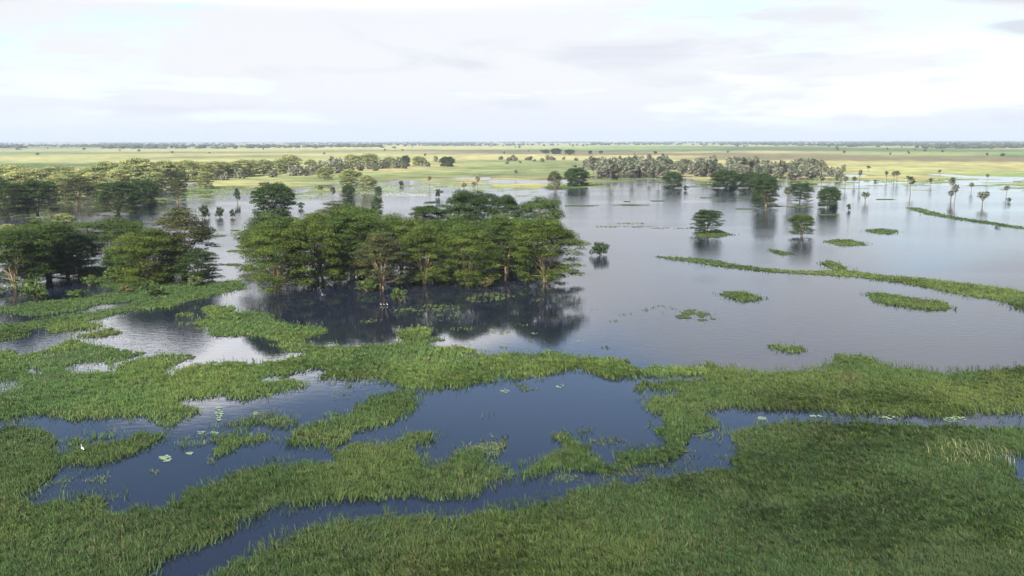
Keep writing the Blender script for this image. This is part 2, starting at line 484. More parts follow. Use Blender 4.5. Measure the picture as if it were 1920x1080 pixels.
upper_band = [(-420, 592), (5, 587), (60, 595), (120, 587), (160, 581), (195, 570), (240, 567), (243, 572), (190, 584), (140, 589), (82, 600), (0, 609), (-420, 628), (-420, 658), (0, 641), (57, 630), (30, 630),
              (75, 615), (90, 616), (85, 627), (125, 620), (170, 619), (187, 611), (185, 609), (160, 606), (160, 602), (215, 590), (262, 581), (320, 577), (360, 564), (400, 554), (462, 541), (445, 527), (382, 531),
              (330, 536), (325, 510), (290, 500), (200, 502), (150, 507), (147, 520), (195, 537), (222, 550), (160, 560), (87, 565), (12, 577), (-420, 584)]
REGIONS = [
    # name, label, category, kind, density, adds, subs
    ('reed_bed', 'dense green reed bed filling the lower right foreground below the channel', 'reed bed', 'stuff', 1.0, [near_bank], [near_hole]),
    ('reed_bed', 'winding green reed bed between the foreground channel and the ponds', 'reed bed', 'stuff', 1.0, [mid_bank, lens_spit], []),
    ('reed_bed', 'broad flooded meadow of green grass in front of the large grove', 'reed bed', 'stuff', 1.0, [left_marsh], left_holes),
    ('reed_bed', 'green grass strip with water streaks below the left grove', 'reed bed', 'stuff', 1.0, [upper_band], []),
    ('reed_bed', 'ragged green grass tongue reaching into the blue pond', 'reed bed', 'stuff', 0.85, [pond_tongue], []),
    ('grass_patch', 'thin grass sliver in the pond right above the white egret', 'grass island', 'stuff', 0.9, [small_lens], []),
    ('grass_patch', 'thin patchy grass tongue in the pond behind the lily pads', 'grass island', 'stuff', 0.55, [tongue2], []),
    ('grass_patch', 'patchy grass tongue with a yellow tip in the dark blue pond', 'grass island', 'stuff', 0.75, [tongue3], []),
    ('grass_island', 'small grass islet in the pale water of the left marsh', 'grass island', None, 0.9, [[(142, 632), (165, 626), (212, 617), (225, 624), (190, 632), (150, 635)]], []),
    ('grass_patch', 'sparse grass clump at the mouth of the pale left inlet', 'grass island', 'stuff', 0.5, [[(322, 600), (325, 590), (350, 587), (362, 591), (350, 600), (335, 604)]], []),
    ('grass_island', 'lens shaped grass island in the middle of the open lake', 'grass island', None, 1.0, [[(1347, 550), (1372, 547), (1402, 549), (1430, 560), (1410, 564), (1390, 565), (1360, 556)]], []),
    ('grass_island', 'long oval grass island below the grass causeway on the right', 'grass island', None, 1.0, [[(1625, 550), (1655, 550), (1690, 556), (1740, 564), (1777, 569), (1786, 576), (1772, 582), (1727, 580), (1665, 572), (1640, 561)]], []),
    ('grass_island', 'small two lobed grass island just above the right reed bed', 'grass island', None, 1.0, [[(1440, 649), (1455, 647), (1466, 651), (1472, 648), (1500, 650), (1517, 657), (1500, 664), (1475, 664), (1467, 656), (1450, 656)]], []),
    ('grass_causeway', 'long thin grass causeway curving across the lake to the right edge', 'grass strip', None, 1.0,
     [[(1230, 481), (1288, 484), (1339, 488), (1382, 497), (1467, 507), (1523, 509), (1563, 506), (1540, 493), (1557, 489), (1578, 497), (1587, 507), (1655, 516), (1740, 524), (1826, 534), (1920, 548), (2340, 618), (2340, 690),
       (1920, 581), (1869, 562), (1804, 552), (1740, 539), (1676, 528), (1612, 520), (1548, 516), (1467, 512), (1373, 503), (1305, 493), (1262, 487)]], []),
    ('grass_island', 'narrow grass island left of the smallest far islet on the lake', 'grass island', None, 1.0, [[(1546, 452), (1591, 449), (1617, 455), (1624, 460), (1578, 461)]], []),
    ('grass_island', 'smallest far grass islet on the open lake right of the lone acacias', 'grass island', None, 1.0, [[(1624, 432), (1655, 429), (1686, 433), (1668, 439), (1638, 437)]], []),
    ('grass_island', 'thin slanting grass scrap below the right lone acacia', 'grass island', None, 1.0, [[(1440, 467), (1463, 471), (1487, 475), (1471, 479), (1448, 473)]], []),
    ('grass_island', 'grass spit at the foot of the left lone acacia', 'grass island', None, 1.0, [[(1303, 436), (1345, 432), (1373, 440), (1340, 445), (1310, 444)]], []),
    ('grass_patch', 'thin far grass strip under the tall palms on the right', 'grass strip', 'stuff', 1.0, [[(1698, 389), (1725, 390), (1740, 395), (1787, 406), (1842, 414), (1925, 427), (1925, 430), (1840, 418), (1780, 409), (1738, 402), (1718, 396)]], []),
    ('grass_island', 'grass mound under the far pair of rounded trees', 'grass island', None, 1.0, [[(1020, 351), (1050, 347), (1104, 343), (1138, 346), (1077, 354), (1030, 356)]], []),
    ('floating_weed', 'little cluster of grass tufts on the open lake', 'water weed', 'stuff', 0.7, [ell(1285, 595, 11, 5), ell(1320, 590, 11, 5), ell(1321, 601, 8, 4), ell(1297, 586, 9, 5), ell(1345, 598, 7, 2)], []),
    ('floating_weed', 'faint row of grass wisps left of the lake tufts', 'water weed', 'stuff', 0.35, [ell(1240, 577, 14, 4), ell(1212, 580, 12, 3), ell(1270, 578, 12, 3), ell(1165, 589, 14, 3), ell(1115, 579, 10, 2), ell(1150, 603, 12, 3), ell(1130, 651, 12, 4)], []),
    ('floating_weed', 'floating green weed raft in the shade before the grove', 'water weed', 'stuff', 0.5, [[(725, 583), (760, 578), (794, 573), (858, 570), (868, 594), (822, 604), (790, 592), (776, 589), (748, 592)], ell(690, 603, 24, 4), ell(706, 602, 12, 4), ell(770, 615, 12, 3)], []),
    ('floating_weed', 'floating weed flecks beside the right end of the grove', 'water weed', 'stuff', 0.4, [[(872, 560), (885, 552), (930, 549), (978, 551), (960, 558), (920, 566), (890, 567)], ell(965, 551, 14, 4), ell(1005, 562, 12, 3), ell(1085, 570, 9, 3)], []),
    ('floating_weed', 'twin grass tufts in the upper left of the pond', 'water weed', 'stuff', 0.7, [ell(640, 737, 18, 6), ell(653, 724, 11, 4)], []),
    ('grass_patch', 'single grass tuft alone in the middle pond', 'grass island', 'stuff', 0.6, [ell(910, 778, 9, 4)], []),
    ('floating_weed', 'pale grass wisp near the top of the middle pond', 'water weed', 'stuff', 0.5, [ell(975, 729, 26, 8), ell(950, 722, 16, 4)], []),
    ('floating_weed', 'grey green water hyacinth patch at the lower edge of the middle pond', 'water weed', 'stuff', 0.8, [[(885, 832), (905, 823), (950, 821), (958, 832), (945, 845), (925, 856), (905, 850), (890, 842)]], []),
    ('floating_weed', 'sparse yellow green weed fringe along the channel bend', 'water weed', 'stuff', 0.28, [[(1020, 912), (1085, 907), (1155, 897), (1210, 883), (1285, 868), (1310, 852), (1330, 850), (1375, 866), (1375, 850), (1330, 845), (1345, 822), (1372, 812), (1345, 800), (1300, 815), (1292, 845), (1260, 866), (1200, 874), (1160, 884), (1120, 889), (1080, 890), (1040, 900)]], []),
    ('floating_weed', 'yellow weed scraps beside the strip at the pond end', 'water weed', 'stuff', 0.5, [[(1100, 822), (1120, 817), (1170, 820), (1180, 826), (1140, 832), (1110, 830)], ell(1090, 806, 22, 5), ell(1215, 835, 22, 5)], []),
    ('floating_weed', 'brown green weed scraps floating in the lower left pond', 'water weed', 'stuff', 0.45, [ell(180, 893, 22, 11), ell(290, 890, 13, 5), ell(116, 912, 14, 6), ell(135, 904, 9, 4), ell(405, 865, 14, 6), ell(225, 930, 12, 6)], []),
    ('floating_weed', 'thin dark weed lines far out on the lake right of the grove', 'water weed', 'stuff', 0.7, [ell(1088, 386, 32, 1.2), ell(1182, 384.5, 30, 1.2), ell(1235, 377, 14, 1.2), ell(1174, 378, 6, 1.2), ell(1330, 371, 20, 1.0), ell(1390, 369, 12, 1.2), ell(1395, 392, 20, 1.0)], []),
    ('floating_weed', 'broken weed line left of the left lone acacia', 'water weed', 'stuff', 0.55, [ell(1140, 425, 22, 1.8), ell(1195, 425, 28, 1.6), ell(1240, 428, 18, 1.5), ell(1287, 428, 24, 1.3), ell(1180, 419, 30, 1.2)], []),
    ('floating_weed', 'dark weed streaks in the water gap left of the grove', 'water weed', 'stuff', 0.8, [ell(411, 442, 12, 2), ell(455, 462, 14, 2.5), ell(446, 471, 24, 2), ell(437, 496, 23, 1.8), ell(405, 462, 8, 1.5), ell(440, 432, 8, 1.2)], []),
    ('floating_weed', 'faint weed bars under the far lake trees', 'water weed', 'stuff', 0.7, [ell(1440, 387, 30, 1.3), ell(1500, 388, 26, 1.6), ell(1552, 403, 20, 1.5), ell(1660, 374, 18, 1.0), ell(1230, 342, 16, 1.4), ell(1310, 350, 14, 1.2), ell(1140, 336, 14, 1.0)], []),
    ('floating_weed', 'thin weed flecks on the pale water right of the grove meadow', 'water weed', 'stuff', 0.3, [ell(930, 622, 30, 5), ell(975, 610, 18, 4), ell(945, 652, 13, 5), ell(1000, 640, 22, 4), ell(870, 617, 26, 4), ell(658, 640, 18, 4)], []),
]
rs_ = np.random.default_rng(303)


def streaks(n, x0, x1, yfun, spread):
    out = []
    for _ in range(n):
        x = rs_.uniform(x0, x1)
        out.append(ell(x, yfun(x) + abs(rs_.normal(0, spread)), rs_.uniform(5, 34), rs_.uniform(0.5, 1.5)))
    return out


shore_y = lambda x: float(np.interp(x, [q[0] for q in SHORE], [q[1] for q in SHORE]))
REGIONS += [
    ('shallows_grass', 'pale emergent grass streaks in the far shallows left of the lake middle', 'water weed', 'stuff', 0.62, streaks(150, 330, 1010, shore_y, 10), []),
    ('shallows_grass', 'pale emergent grass streaks along the far right shore', 'water weed', 'stuff', 0.62, streaks(130, 1080, 1960, shore_y, 8), []),
    ('shallows_grass', 'thin grass streaks among the flooded trees of the far left wood', 'water weed', 'stuff', 0.62, streaks(60, -40, 420, lambda x: 362.0, 16), []),
]
ID = np.zeros((PYH, PXW), np.uint8)
for k, rg in enumerate(REGIONS):
    for p in rg[5]:
        raster(ID, p, k + 1)
    for p in rg[6]:
        raster(ID, p, 0)


def lookup(px, py):
    i, j = np.floor(py - PY0).astype(int), np.floor(px - PX0).astype(int)
    ok = (i >= 0) & (i < PYH) & (j >= 0) & (j < PXW)
    return np.where(ok, ID[np.clip(i, 0, PYH - 1), np.clip(j, 0, PXW - 1)], 0)


def region_at(x, y, z, amp=1.0):
    w = 0.72 * amp
    ax = x + (fbm(x * 0.9, y * 0.9, 31, 3) - 0.5) * 2.4 * w + (fbm(x * 0.22, y * 0.22, 37, 2) - 0.5) * 3.0 * w
    ay = y + (fbm(x * 0.9, y * 0.9, 32, 3) - 0.5) * 2.4 * w + (fbm(x * 0.22, y * 0.22, 38, 2) - 0.5) * 3.0 * w
    px, py = proj(ax, ay, np.full_like(x, z))
    return lookup(px, py)


grass_mat = leaf_mat('grass_blade', 0.25, 0.1)
mat_mat = plain_mat('wet_litter', (0.028, 0.042, 0.014), (0.050, 0.068, 0.022), 0.6, 0.8, bump=0.4)

# sampling bands: y from, y to, blades per m2, width, height, litter cell
SB = [(46, 84, 97, 0.041, 0.56, 0.6), (84, 118, 64, 0.053, 0.50, 0.7), (118, 190, 32, 0.082, 0.42, 0.8), (190, 330, 10, 0.18, 0.34, 1.0), (330, 720, 2.5, 0.36, 0.36, 1.0)]
blades = {}
cells = {}
DENS = np.array([0.0] + [r[4] for r in REGIONS])
for (y0, y1, dens, bw, bh, cs) in SB:   # one pass per distance band
    half = 0.62 * y1 + 10
    n = int((y1 - y0) * 2 * half * dens)
    x = RNG.uniform(-half, half, n)
    y = RNG.uniform(y0, y1, n)
    keep = np.abs(x) < 0.62 * y + 8
    x, y = x[keep], y[keep]
    px, py = proj(x, y, np.zeros_like(x))
    quick = lookup(px, py) + lookup(px, py - 8) + lookup(px, py + 8) + lookup(px - 14, py) + lookup(px + 14, py)
    k = quick > 0
    x, y = x[k], y[k]
    amp = 1.0 if y0 < 118 else (0.8 if y0 < 190 else 0.3)
    r0 = region_at(x, y, 0.0, amp)
    r1 = region_at(x, y, bh * 0.55, amp) if y0 < 118 else r0
    dn = DENS[r0] * (0.75 + 0.5 * fbm(x * 0.35, y * 0.35, 61, 3))
    # thin spots inside the beds
    thin = fbm(x * 0.10, y * 0.10, 71, 4)
    dn = dn * np.clip((thin - 0.22) / 0.10, 0.25, 1)
    sparse = DENS[r0] < 0.6
    if y0 < 190:                                                     # beds thin out towards their margins
        re_ = region_at(x + RNG.normal(0, 1.0, len(x)), y + RNG.normal(0, 1.0, len(x)), 0.0, amp)
        dn = np.where(re_ == 0, dn * 0.35, dn)
    dn = np.where(sparse, dn * np.clip((fbm(x * 0.7, y * 0.7, 77, 3) - 0.42) / 0.12, 0.05, 1.4), dn)
    k = (r0 > 0) & ((r1 > 0) | sparse) & (RNG.random(len(x)) < dn)
    rs = region_at(x + RNG.normal(0, 1.7, len(x)), y + RNG.normal(0, 1.7, len(x)), 0.0, amp)     # stray blades in the water round the beds
    ks = (r0 == 0) & (rs > 0) & (DENS[rs] > 0.5) & (RNG.random(len(x)) < 0.34 * np.clip((fbm(x * 0.5, y * 0.5, 83, 3) - 0.40) * 7, 0, 1))
    r0 = np.where(ks, rs, r0)
    k = k | ks
    x, y, r0 = x[k], y[k], r0[k]
    blades.setdefault('n', 0)
    for rid in np.unique(r0):
        s = r0 == rid
        blades.setdefault(int(rid), []).append((x[s], y[s], np.full(s.sum(), bw), np.full(s.sum(), bh)))
    # litter cells
    gx = np.arange(-half, half, cs)
    gy = np.arange(y0, y1 - 1e-6, cs)
    CX, CY = np.meshgrid(gx, gy)
    CX, CY = CX.ravel() + cs / 2, CY.ravel() + cs / 2
    kk = np.abs(CX) < 0.62 * CY + 8
    CX, CY = CX[kk], CY[kk]
    c0 = region_at(CX, CY, 0.0, amp)
    c1 = region_at(CX, CY, bh * 0.7, amp) if y0 < 118 else c0
    cm = region_at(CX, CY - cs * 0.5, 0.0, amp) if y0 < 190 else c0
    ce = region_at(CX, CY - 1.3, 0.0, amp) if y0 < 118 else c0
    ok = (c0 > 0) & (c1 > 0) & (cm > 0) & (ce > 0) & (DENS[c0] >= 0.7)
    for rid in np.unique(c0[ok]):
        s = ok & (c0 == rid)
        cells.setdefault(int(rid), []).append((CX[s], CY[s], np.full(s.sum(), cs)))


def blade_mesh(name, x, y, w, h, style=None, gain=1.0):
    n = len(x)
    # tussocks: blades gather round clump centres and fan outwards
    cs_ = 0.62 * np.clip(w / 0.045, 1, 2.6)
    ci, cj = np.floor(x / cs_), np.floor(y / cs_)
    ux, uy = (ci + 0.2 + 0.6 * hash2(ci, cj, 5)) * cs_, (cj + 0.2 + 0.6 * hash2(ci, cj, 6)) * cs_
    ctint = 0.78 + 0.44 * hash2(ci, cj, 7)
    ch = 0.70 + 0.6 * hash2(ci, cj, 8)
    ox, oy = x - ux, y - uy
    x, y = ux + ox * 0.66, uy + oy * 0.66
    big = fbm(x * 0.05, y * 0.05, 41, 4)
    cl = fbm(x * 0.45, y * 0.45, 43, 3)
    fine = RNG.random(n)
    L = h * ch * (0.62 + 0.55 * cl + 0.35 * RNG.random(n))
    la = 2.4 + 2.2 * (fbm(x * 0.09, y * 0.09, 47, 3) - 0.5) * 2 + RNG.normal(0, 0.75, n)
    ln = np.clip(0.50 + 0.5 * fbm(x * 0.3, y * 0.3, 49, 3) + RNG.normal(0, 0.16, n), 0.05, 1.1)
    if style == 'flat':
        L, ln = L * 0.45, ln + 0.5
    lx, ly = np.cos(la) * ln + 0.75 * ox / cs_, np.sin(la) * ln + 0.75 * oy / cs_
    fa = RNG.uniform(0, 2 * math.pi, n)
    wx, wy = np.cos(fa) * w * 0.5, np.sin(fa) * w * 0.5
    z0 = 0.0
    V = np.zeros((n, 5, 3))
    m, tz = 0.55, 1.0
    V[:, 0] = np.stack([x - wx, y - wy, np.full(n, z0)], -1)
    V[:, 1] = np.stack([x + wx, y + wy, np.full(n, z0)], -1)
    mx, my, mz = x + lx * L * 0.38, y + ly * L * 0.38, L * 0.66
    V[:, 2] = np.stack([mx + wx * 0.9, my + wy * 0.9, mz], -1)
    V[:, 3] = np.stack([mx - wx * 0.9, my - wy * 0.9, mz], -1)
    tx, ty, tzz = x + lx * L * 1.0, y + ly * L * 1.0, L * (1.0 - 0.30 * np.clip(ln, 0, 1))
    V[:, 4] = np.stack([tx, ty, tzz], -1)
    b = np.arange(n)[:, None] * 5
    Q = b + np.array([[0, 1, 2, 3]])
    T = b + np.array([[3, 2, 4]])
    base = np.array((0.060, 0.112, 0.020))
    yel = np.array((0.098, 0.142, 0.026))
    blue = np.array((0.040, 0.086, 0.022))
    straw = np.array((0.17, 0.145, 0.06))
    c = base[None] * np.ones((n, 1))
    ty_ = np.clip((big - 0.48) * 5 + (fine - 0.5) * 0.9 + (cl - 0.5) * 1.2, 0, 1)[:, None]
    tb_ = np.clip((0.50 - big) * 5 + (RNG.random(n) - 0.5) * 0.8, 0, 1)[:, None]
    c = c * (1 - ty_) + yel * ty_
    c = c * (1 - tb_ * 0.45) + blue * tb_ * 0.45
    st = (RNG.random(n) < 0.045 + 0.10 * np.clip((fbm(x * 0.16, y * 0.16, 53, 3) - 0.55) * 6, 0, 1))[:, None]
    c = np.where(st, straw, c)
    if style == 'flat':
        c = c * 0.6 + np.array((0.15, 0.17, 0.06)) * 0.4
    if style == 'grey':
        c = c * 0.3 + np.array((0.13, 0.16, 0.10)) * 0.7
    if style == 'pale':
        c = c * 0.3 + np.array((0.27, 0.25, 0.12)) * 0.7
    if style == 'brown':
        c = c * 0.3 + np.array((0.085, 0.058, 0.03)) * 0.7
    c = c * (0.72 + 0.56 * RNG.random((n, 1))) * gain * ctint[:, None]
    C = np.repeat(c[:, None], 5, 1)
    return mesh(name, V.reshape(-1, 3), [Q, T], grass_mat, C.reshape(-1, 3))


for k, rg in enumerate(REGIONS):
    rid = k + 1
    if rid not in blades:
        continue
    x, y, w, h = (np.concatenate([q[i] for q in blades[rid]]) for i in range(4))
    style = None
    gain = (0.66, 0.74, 1.10, 0.98, 0.82)[k] if k < 5 else 0.82          # cloud shade painted into the near beds, sunlight into the meadow, by blade tone
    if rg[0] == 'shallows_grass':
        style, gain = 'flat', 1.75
    if rg[0] == 'floating_weed':
        style = 'grey' if 'hyacinth' in rg[1] else 'flat'
        if style == 'grey':
            h = h * 0.6
            w = w * 1.8
    if rid in cells:
        cx, cy, cs = (np.concatenate([q[i] for q in cells[rid]]) for i in range(3))
        hs = cs * 0.52
        zz = np.full(len(cx), 0.035)
        V = np.stack([np.stack([cx + sx * hs, cy + sy * hs, zz + 0.012 * ((sx + sy) / 2)], -1) for sx, sy in ((-1, -1), (1, -1), (1, 1), (-1, 1))], 1)
        # each cell a hair above or below its neighbours
        V[:, :, 2] += (np.arange(len(cx)) % 7)[:, None] * 0.003
        root = link(rg[0], mesh(rg[0], V.reshape(-1, 3), np.arange(len(cx) * 4).reshape(-1, 4), mat_mat), None, rg[1], rg[2], None, rg[3])
        link('grass', blade_mesh('grass', x, y, w, h, style, gain), root, kind='stuff')
    else:
        link(rg[0], blade_mesh(rg[0], x, y, w, h, style, gain), None, rg[1], rg[2], None, rg[3])


def clump(name, label, cat, poly, n, bw, bh, style):
    P = np.array(poly)
    w = at(P[:, 0], P[:, 1])
    c, r = w.mean(0), np.abs(w - w.mean(0)).max(0)
    a, q = RNG.uniform(0, 2 * math.pi, n), np.sqrt(RNG.random(n))
    x, y = c[0] + r[0] * q * np.cos(a), c[1] + r[1] * q * np.sin(a)
    keep = fbm(x * 0.5, y * 0.5, 91, 3) > 0.44
    x, y = x[keep], y[keep]
    link(name, blade_mesh(name, x, y, np.full(len(x), bw), np.full(len(x), bh), style), None, label, cat, None, 'stuff')


clump('dry_reeds', 'pale straw coloured dry reeds standing in the right reed bed', 'dry reeds', [(1780, 830), (1860, 830), (1860, 885), (1780, 885)], 190, 0.045, 1.0, 'pale')
clump('dead_reeds', 'small brown patch of dead reeds near the lake edge of the right bed', 'dead reeds', [(1562, 697), (1596, 697), (1596, 722), (1562, 722)], 420, 0.08, 0.9, 'brown')

# lily pads
lily_mat = plain_mat('lily_pad', (0.15, 0.22, 0.10), (0.24, 0.30, 0.18), 3.0, 0.35)
LILIES = [(410, 775, 7, 14, 46, 'pale lily pads in a loose patch on the upper left pond'), (480, 776, 6, 4, 18, 'small bright knot of lily pads beside the pond grass'),
          (310, 860, 11, 6, 34, 'ring of pale lily pads in the dark blue pond'), (355, 850, 5, 2, 8, 'tiny pale lily knot right of the lily ring'), (390, 812, 22, 3, 22, 'thin line of lily pads along the patchy grass tongue'),
          (1430, 785, 9, 3, 18, 'lily pads at the left end of the right channel'), (1532, 781, 12, 2, 18, 'thin lily streak in the right channel left of the middle'), (1665, 783, 16, 4, 26, 'pale lily streak midway along the right channel'),
          (1790, 786, 22, 5, 46, 'largest pale lily raft in the right channel'), (947, 733, 9, 3, 14, 'lily pads by the pale wisp in the middle pond'), (1050, 724, 7, 3, 10, 'lone lily knot in the middle pond'),
          (1088, 640, 10, 1.5, 8, 'white lily fleck on the open lake above the meadow'), (1003, 625, 7, 1.5, 8, 'white lily fleck near the grove shadow')]
for lx, ly, rx, ry, n, lab in LILIES:
    a, q = RNG.uniform(0, 6.283, n), np.sqrt(RNG.random(n))
    p = at(lx + rx * q * np.cos(a), ly + ry * q * np.sin(a))
    Vs, Fs = [], []
    for i in range(n):
        r = RNG.uniform(0.08, 0.19)
        th = np.arange(9) / 9 * 5.8 + RNG.uniform(0, 6)
        Vs.append(np.concatenate([[[p[i, 0], p[i, 1], 0.012 + i * 0.0006]], np.stack([p[i, 0] + r * np.cos(th), p[i, 1] + r * np.sin(th), np.full(9, 0.03 + i * 0.0006)], -1)]))
        b0 = i * 10
        Fs += [(b0, b0 + 1 + j, b0 + 2 + j) for j in range(8)]
    link('lily_pads', mesh('lily_pads', np.concatenate(Vs), np.array(Fs), lily_mat), None, lab, 'lily pads', None, 'stuff')

# ------------------------------------------------------------------ tree builders
bark_mat = plain_mat('acacia_bark', (0.30, 0.23, 0.13), (0.17, 0.125, 0.075), 1.4, 0.85, bump=0.5)
palm_bark = plain_mat('palm_bark', (0.16, 0.13, 0.10), (0.09, 0.075, 0.06), 2.0, 0.9, bump=0.5)
leaf_m = leaf_mat('acacia_leaf', 0.28)
palm_m = leaf_mat('palm_leaf', 0.15, 0.15)


def tube(path, rad, sides=6):
    path, rad = np.asarray(path, float), np.asarray(rad, float)
    n = len(path)
    tn = np.gradient(path, axis=0)
    tn /= np.linalg.norm(tn, axis=1)[:, None] + 1e-9
    ref = np.where(np.abs(tn[:, 2:3]) < 0.9, np.array([[0, 0, 1.0]]), np.array([[1.0, 0, 0]]))
    u = np.cross(tn, ref)
    u /= np.linalg.norm(u, axis=1)[:, None] + 1e-9
    v = np.cross(tn, u)
    th = np.arange(sides) / sides * 2 * math.pi
    V = path[:, None] + rad[:, None, None] * (np.cos(th)[None, :, None] * u[:, None] + np.sin(th)[None, :, None] * v[:, None])
    i, j = np.meshgrid(np.arange(n - 1), np.arange(sides), indexing='ij')
    j2 = (j + 1) % sides
    Q = np.stack([i * sides + j, i * sides + j2, (i + 1) * sides + j2, (i + 1) * sides + j], -1).reshape(-1, 4)
    return V.reshape(-1, 3), Q


def join(parts):
    Vs, Qs, o = [], [], 0
    for V, Q in parts:
        Vs.append(V)
        Qs.append(Q + o)
        o += len(V)
    return np.concatenate(Vs), np.concatenate(Qs)


def bez(a, b, c, n):
    s = np.linspace(0, 1, n)[:, None]
    return (1 - s) ** 2 * a + 2 * s * (1 - s) * b + s * s * c


def acacia(seed, H=15.0, R=8.0, skirt=0.35, flat=0.35, pads=80, per=120, leaf=0.36, stems=3, fork=0.16, tone=(0.078, 0.125, 0.026), thin=1.0, lean=0.0, open_=0.0):
    """spreading acacia: forked pale trunk, crown of flat layered sprays"""
    r = np.random.default_rng(seed)
    C = []
    # lobes make the crown outline uneven
    la = r.uniform(0, 6.283, 6)
    lob = r.uniform(-0.12, 0.12, 6)
    tries = 0
    while len(C) < pads and tries < 6000:
        tries += 1
        a = r.uniform(0, 6.283)
        Ra = R * (1 + sum(lob[k] * math.cos((k + 1) * a + la[k]) for k in range(6)))
        u = r.random()
        q = math.sqrt(r.random()) if u < 0.40 else (r.uniform(0.55, 1.0) if u < 0.94 else r.random())
        top = H * (1 - flat * q ** 3.4) * (1 + 0.06 * math.sin(3 * a + la[0]) + 0.04 * math.sin(7 * a + la[2]))
        sk = skirt * (1 + 0.5 * math.sin(4 * a + la[3]))
        if u < 0.40:
            z = top - abs(r.normal(0, 0.07)) * H
        else:
            z = sk * H + (top - sk * H) * r.random() ** 1.2
        if r.random() < open_ * math.sin(5 * a + 9 * z / H + la[1]) ** 2:
            continue
        C.append((q * 0.88 * Ra * math.cos(a) + lean * z, q * 0.88 * Ra * math.sin(a), z - 0.25))
    C = np.array(C)
    n = len(C)
    pr = R * r.uniform(0.13, 0.27, n) * (0.85 + 0.3 * (C[:, 2] / H))
    tint = np.clip(1 + r.normal(0, 0.20, n), 0.55, 1.6)
    warm = r.normal(0, 1, n)
    cnt = np.maximum((per * thin * (pr / (0.2 * R)) ** 2).astype(int), 14)
    pi = np.repeat(np.arange(n), cnt)
    m = len(pi)
    a, q = r.uniform(0, 6.283, m), np.sqrt(r.random(m)) ** 0.9
    rad = pr[pi] * q * (1.12 + 0.30 * np.sin(5 * a + pi))
    P = C[pi] + np.stack([rad * np.cos(a), rad * np.sin(a), r.normal(0, 0.115, m) * pr[pi] - 0.24 * pr[pi] * q ** 2 + 0.05 * pr[pi]], -1)
    # leaf sprays: kites lying mostly flat, tipped outwards
    out = np.stack([np.cos(a), np.sin(a), np.zeros(m)], -1)
    nrm = np.stack([r.normal(0, 0.62, m), r.normal(0, 0.62, m), np.ones(m)], -1) + out * (0.35 * q)[:, None]
    nrm /= np.linalg.norm(nrm, axis=1)[:, None]
    th = r.uniform(0, 6.283, m)
    t0 = np.stack([np.cos(th), np.sin(th), np.zeros(m)], -1) * 0.6 + out * 0.6
    t0 -= nrm * (t0 * nrm).sum(1)[:, None]
    t0 /= np.linalg.norm(t0, axis=1)[:, None] + 1e-9
    b0 = np.cross(nrm, t0)
    s = leaf * r.uniform(0.55, 1.35, m)[:, None]
    V = np.stack([P - t0 * s * 0.85, P + b0 * s * 0.30, P + t0 * s, P - b0 * s * 0.30], 1)
    base = np.array(tone) * np.array((1.06, 0.98, 1.0))
    c = base[None] * (tint[pi] * r.uniform(0.75, 1.25, m))[:, None]
    c = c * (1 + np.array((0.10, 0.03, -0.05))[None] * np.clip(warm[pi] + r.normal(0, 0.5, m), -2, 2)[:, None])
    cols = np.repeat(np.clip(c, 0.004, 1)[:, None], 4, 1).reshape(-1, 3)
    crown = mesh('crown', V.reshape(-1, 3), np.arange(m * 4).reshape(-1, 4), leaf_m, cols)
    # trunk and limbs
    parts = []
    tr = 0.026 * H * (0.75 if stems > 2 else 1.0)
    fz = fork * H
    limbs = []
    for k in range(stems):
        az = 6.283 * k / stems + r.uniform(-0.5, 0.5)
        d = np.array((math.cos(az), math.sin(az), 0))
        base_p = d * tr * 0.6 + np.array((0, 0, -0.6))
        e = d * R * r.uniform(0.22, 0.42) + np.array((lean * H * 0.6, 0, H * r.uniform(0.52, 0.68)))
        cmid = d * R * 0.06 + np.array((lean * fz, 0, fz + 0.12 * H))
        pth = bez(base_p, cmid, e, 9)
        pth[1:-1] += r.normal(0, 0.10, (7, 3))
        parts.append(tube(pth, np.linspace(tr, tr * 0.42, 9), 7))
        limbs.append(pth)
    order = r.permutation(n)[:int(min(n, 34))]
    for i in order:
        tgt = C[i] - np.array((0, 0, 0.15))
        best = min(limbs, key=lambda L: np.linalg.norm(L[6, :2] - tgt[:2]))
        cand = [L for L in best[2:] if L[2] < tgt[2] + 0.1]
        st = cand[int(r.integers(0, len(cand)))] if cand else best[2]
        midp = st * 0.45 + tgt * 0.55 + np.array((0, 0, 0.10 * abs(tgt[2] - st[2]) - 0.25))
        parts.append(tube(bez(st, midp, tgt, 6), np.linspace(tr * 0.36, tr * 0.09, 6), 5))
    V, Q = join(parts)
    trunk = mesh('trunk', V, Q, bark_mat, None, True)
    return dict(trunk=trunk, crown=crown, H=H, W=2 * R)


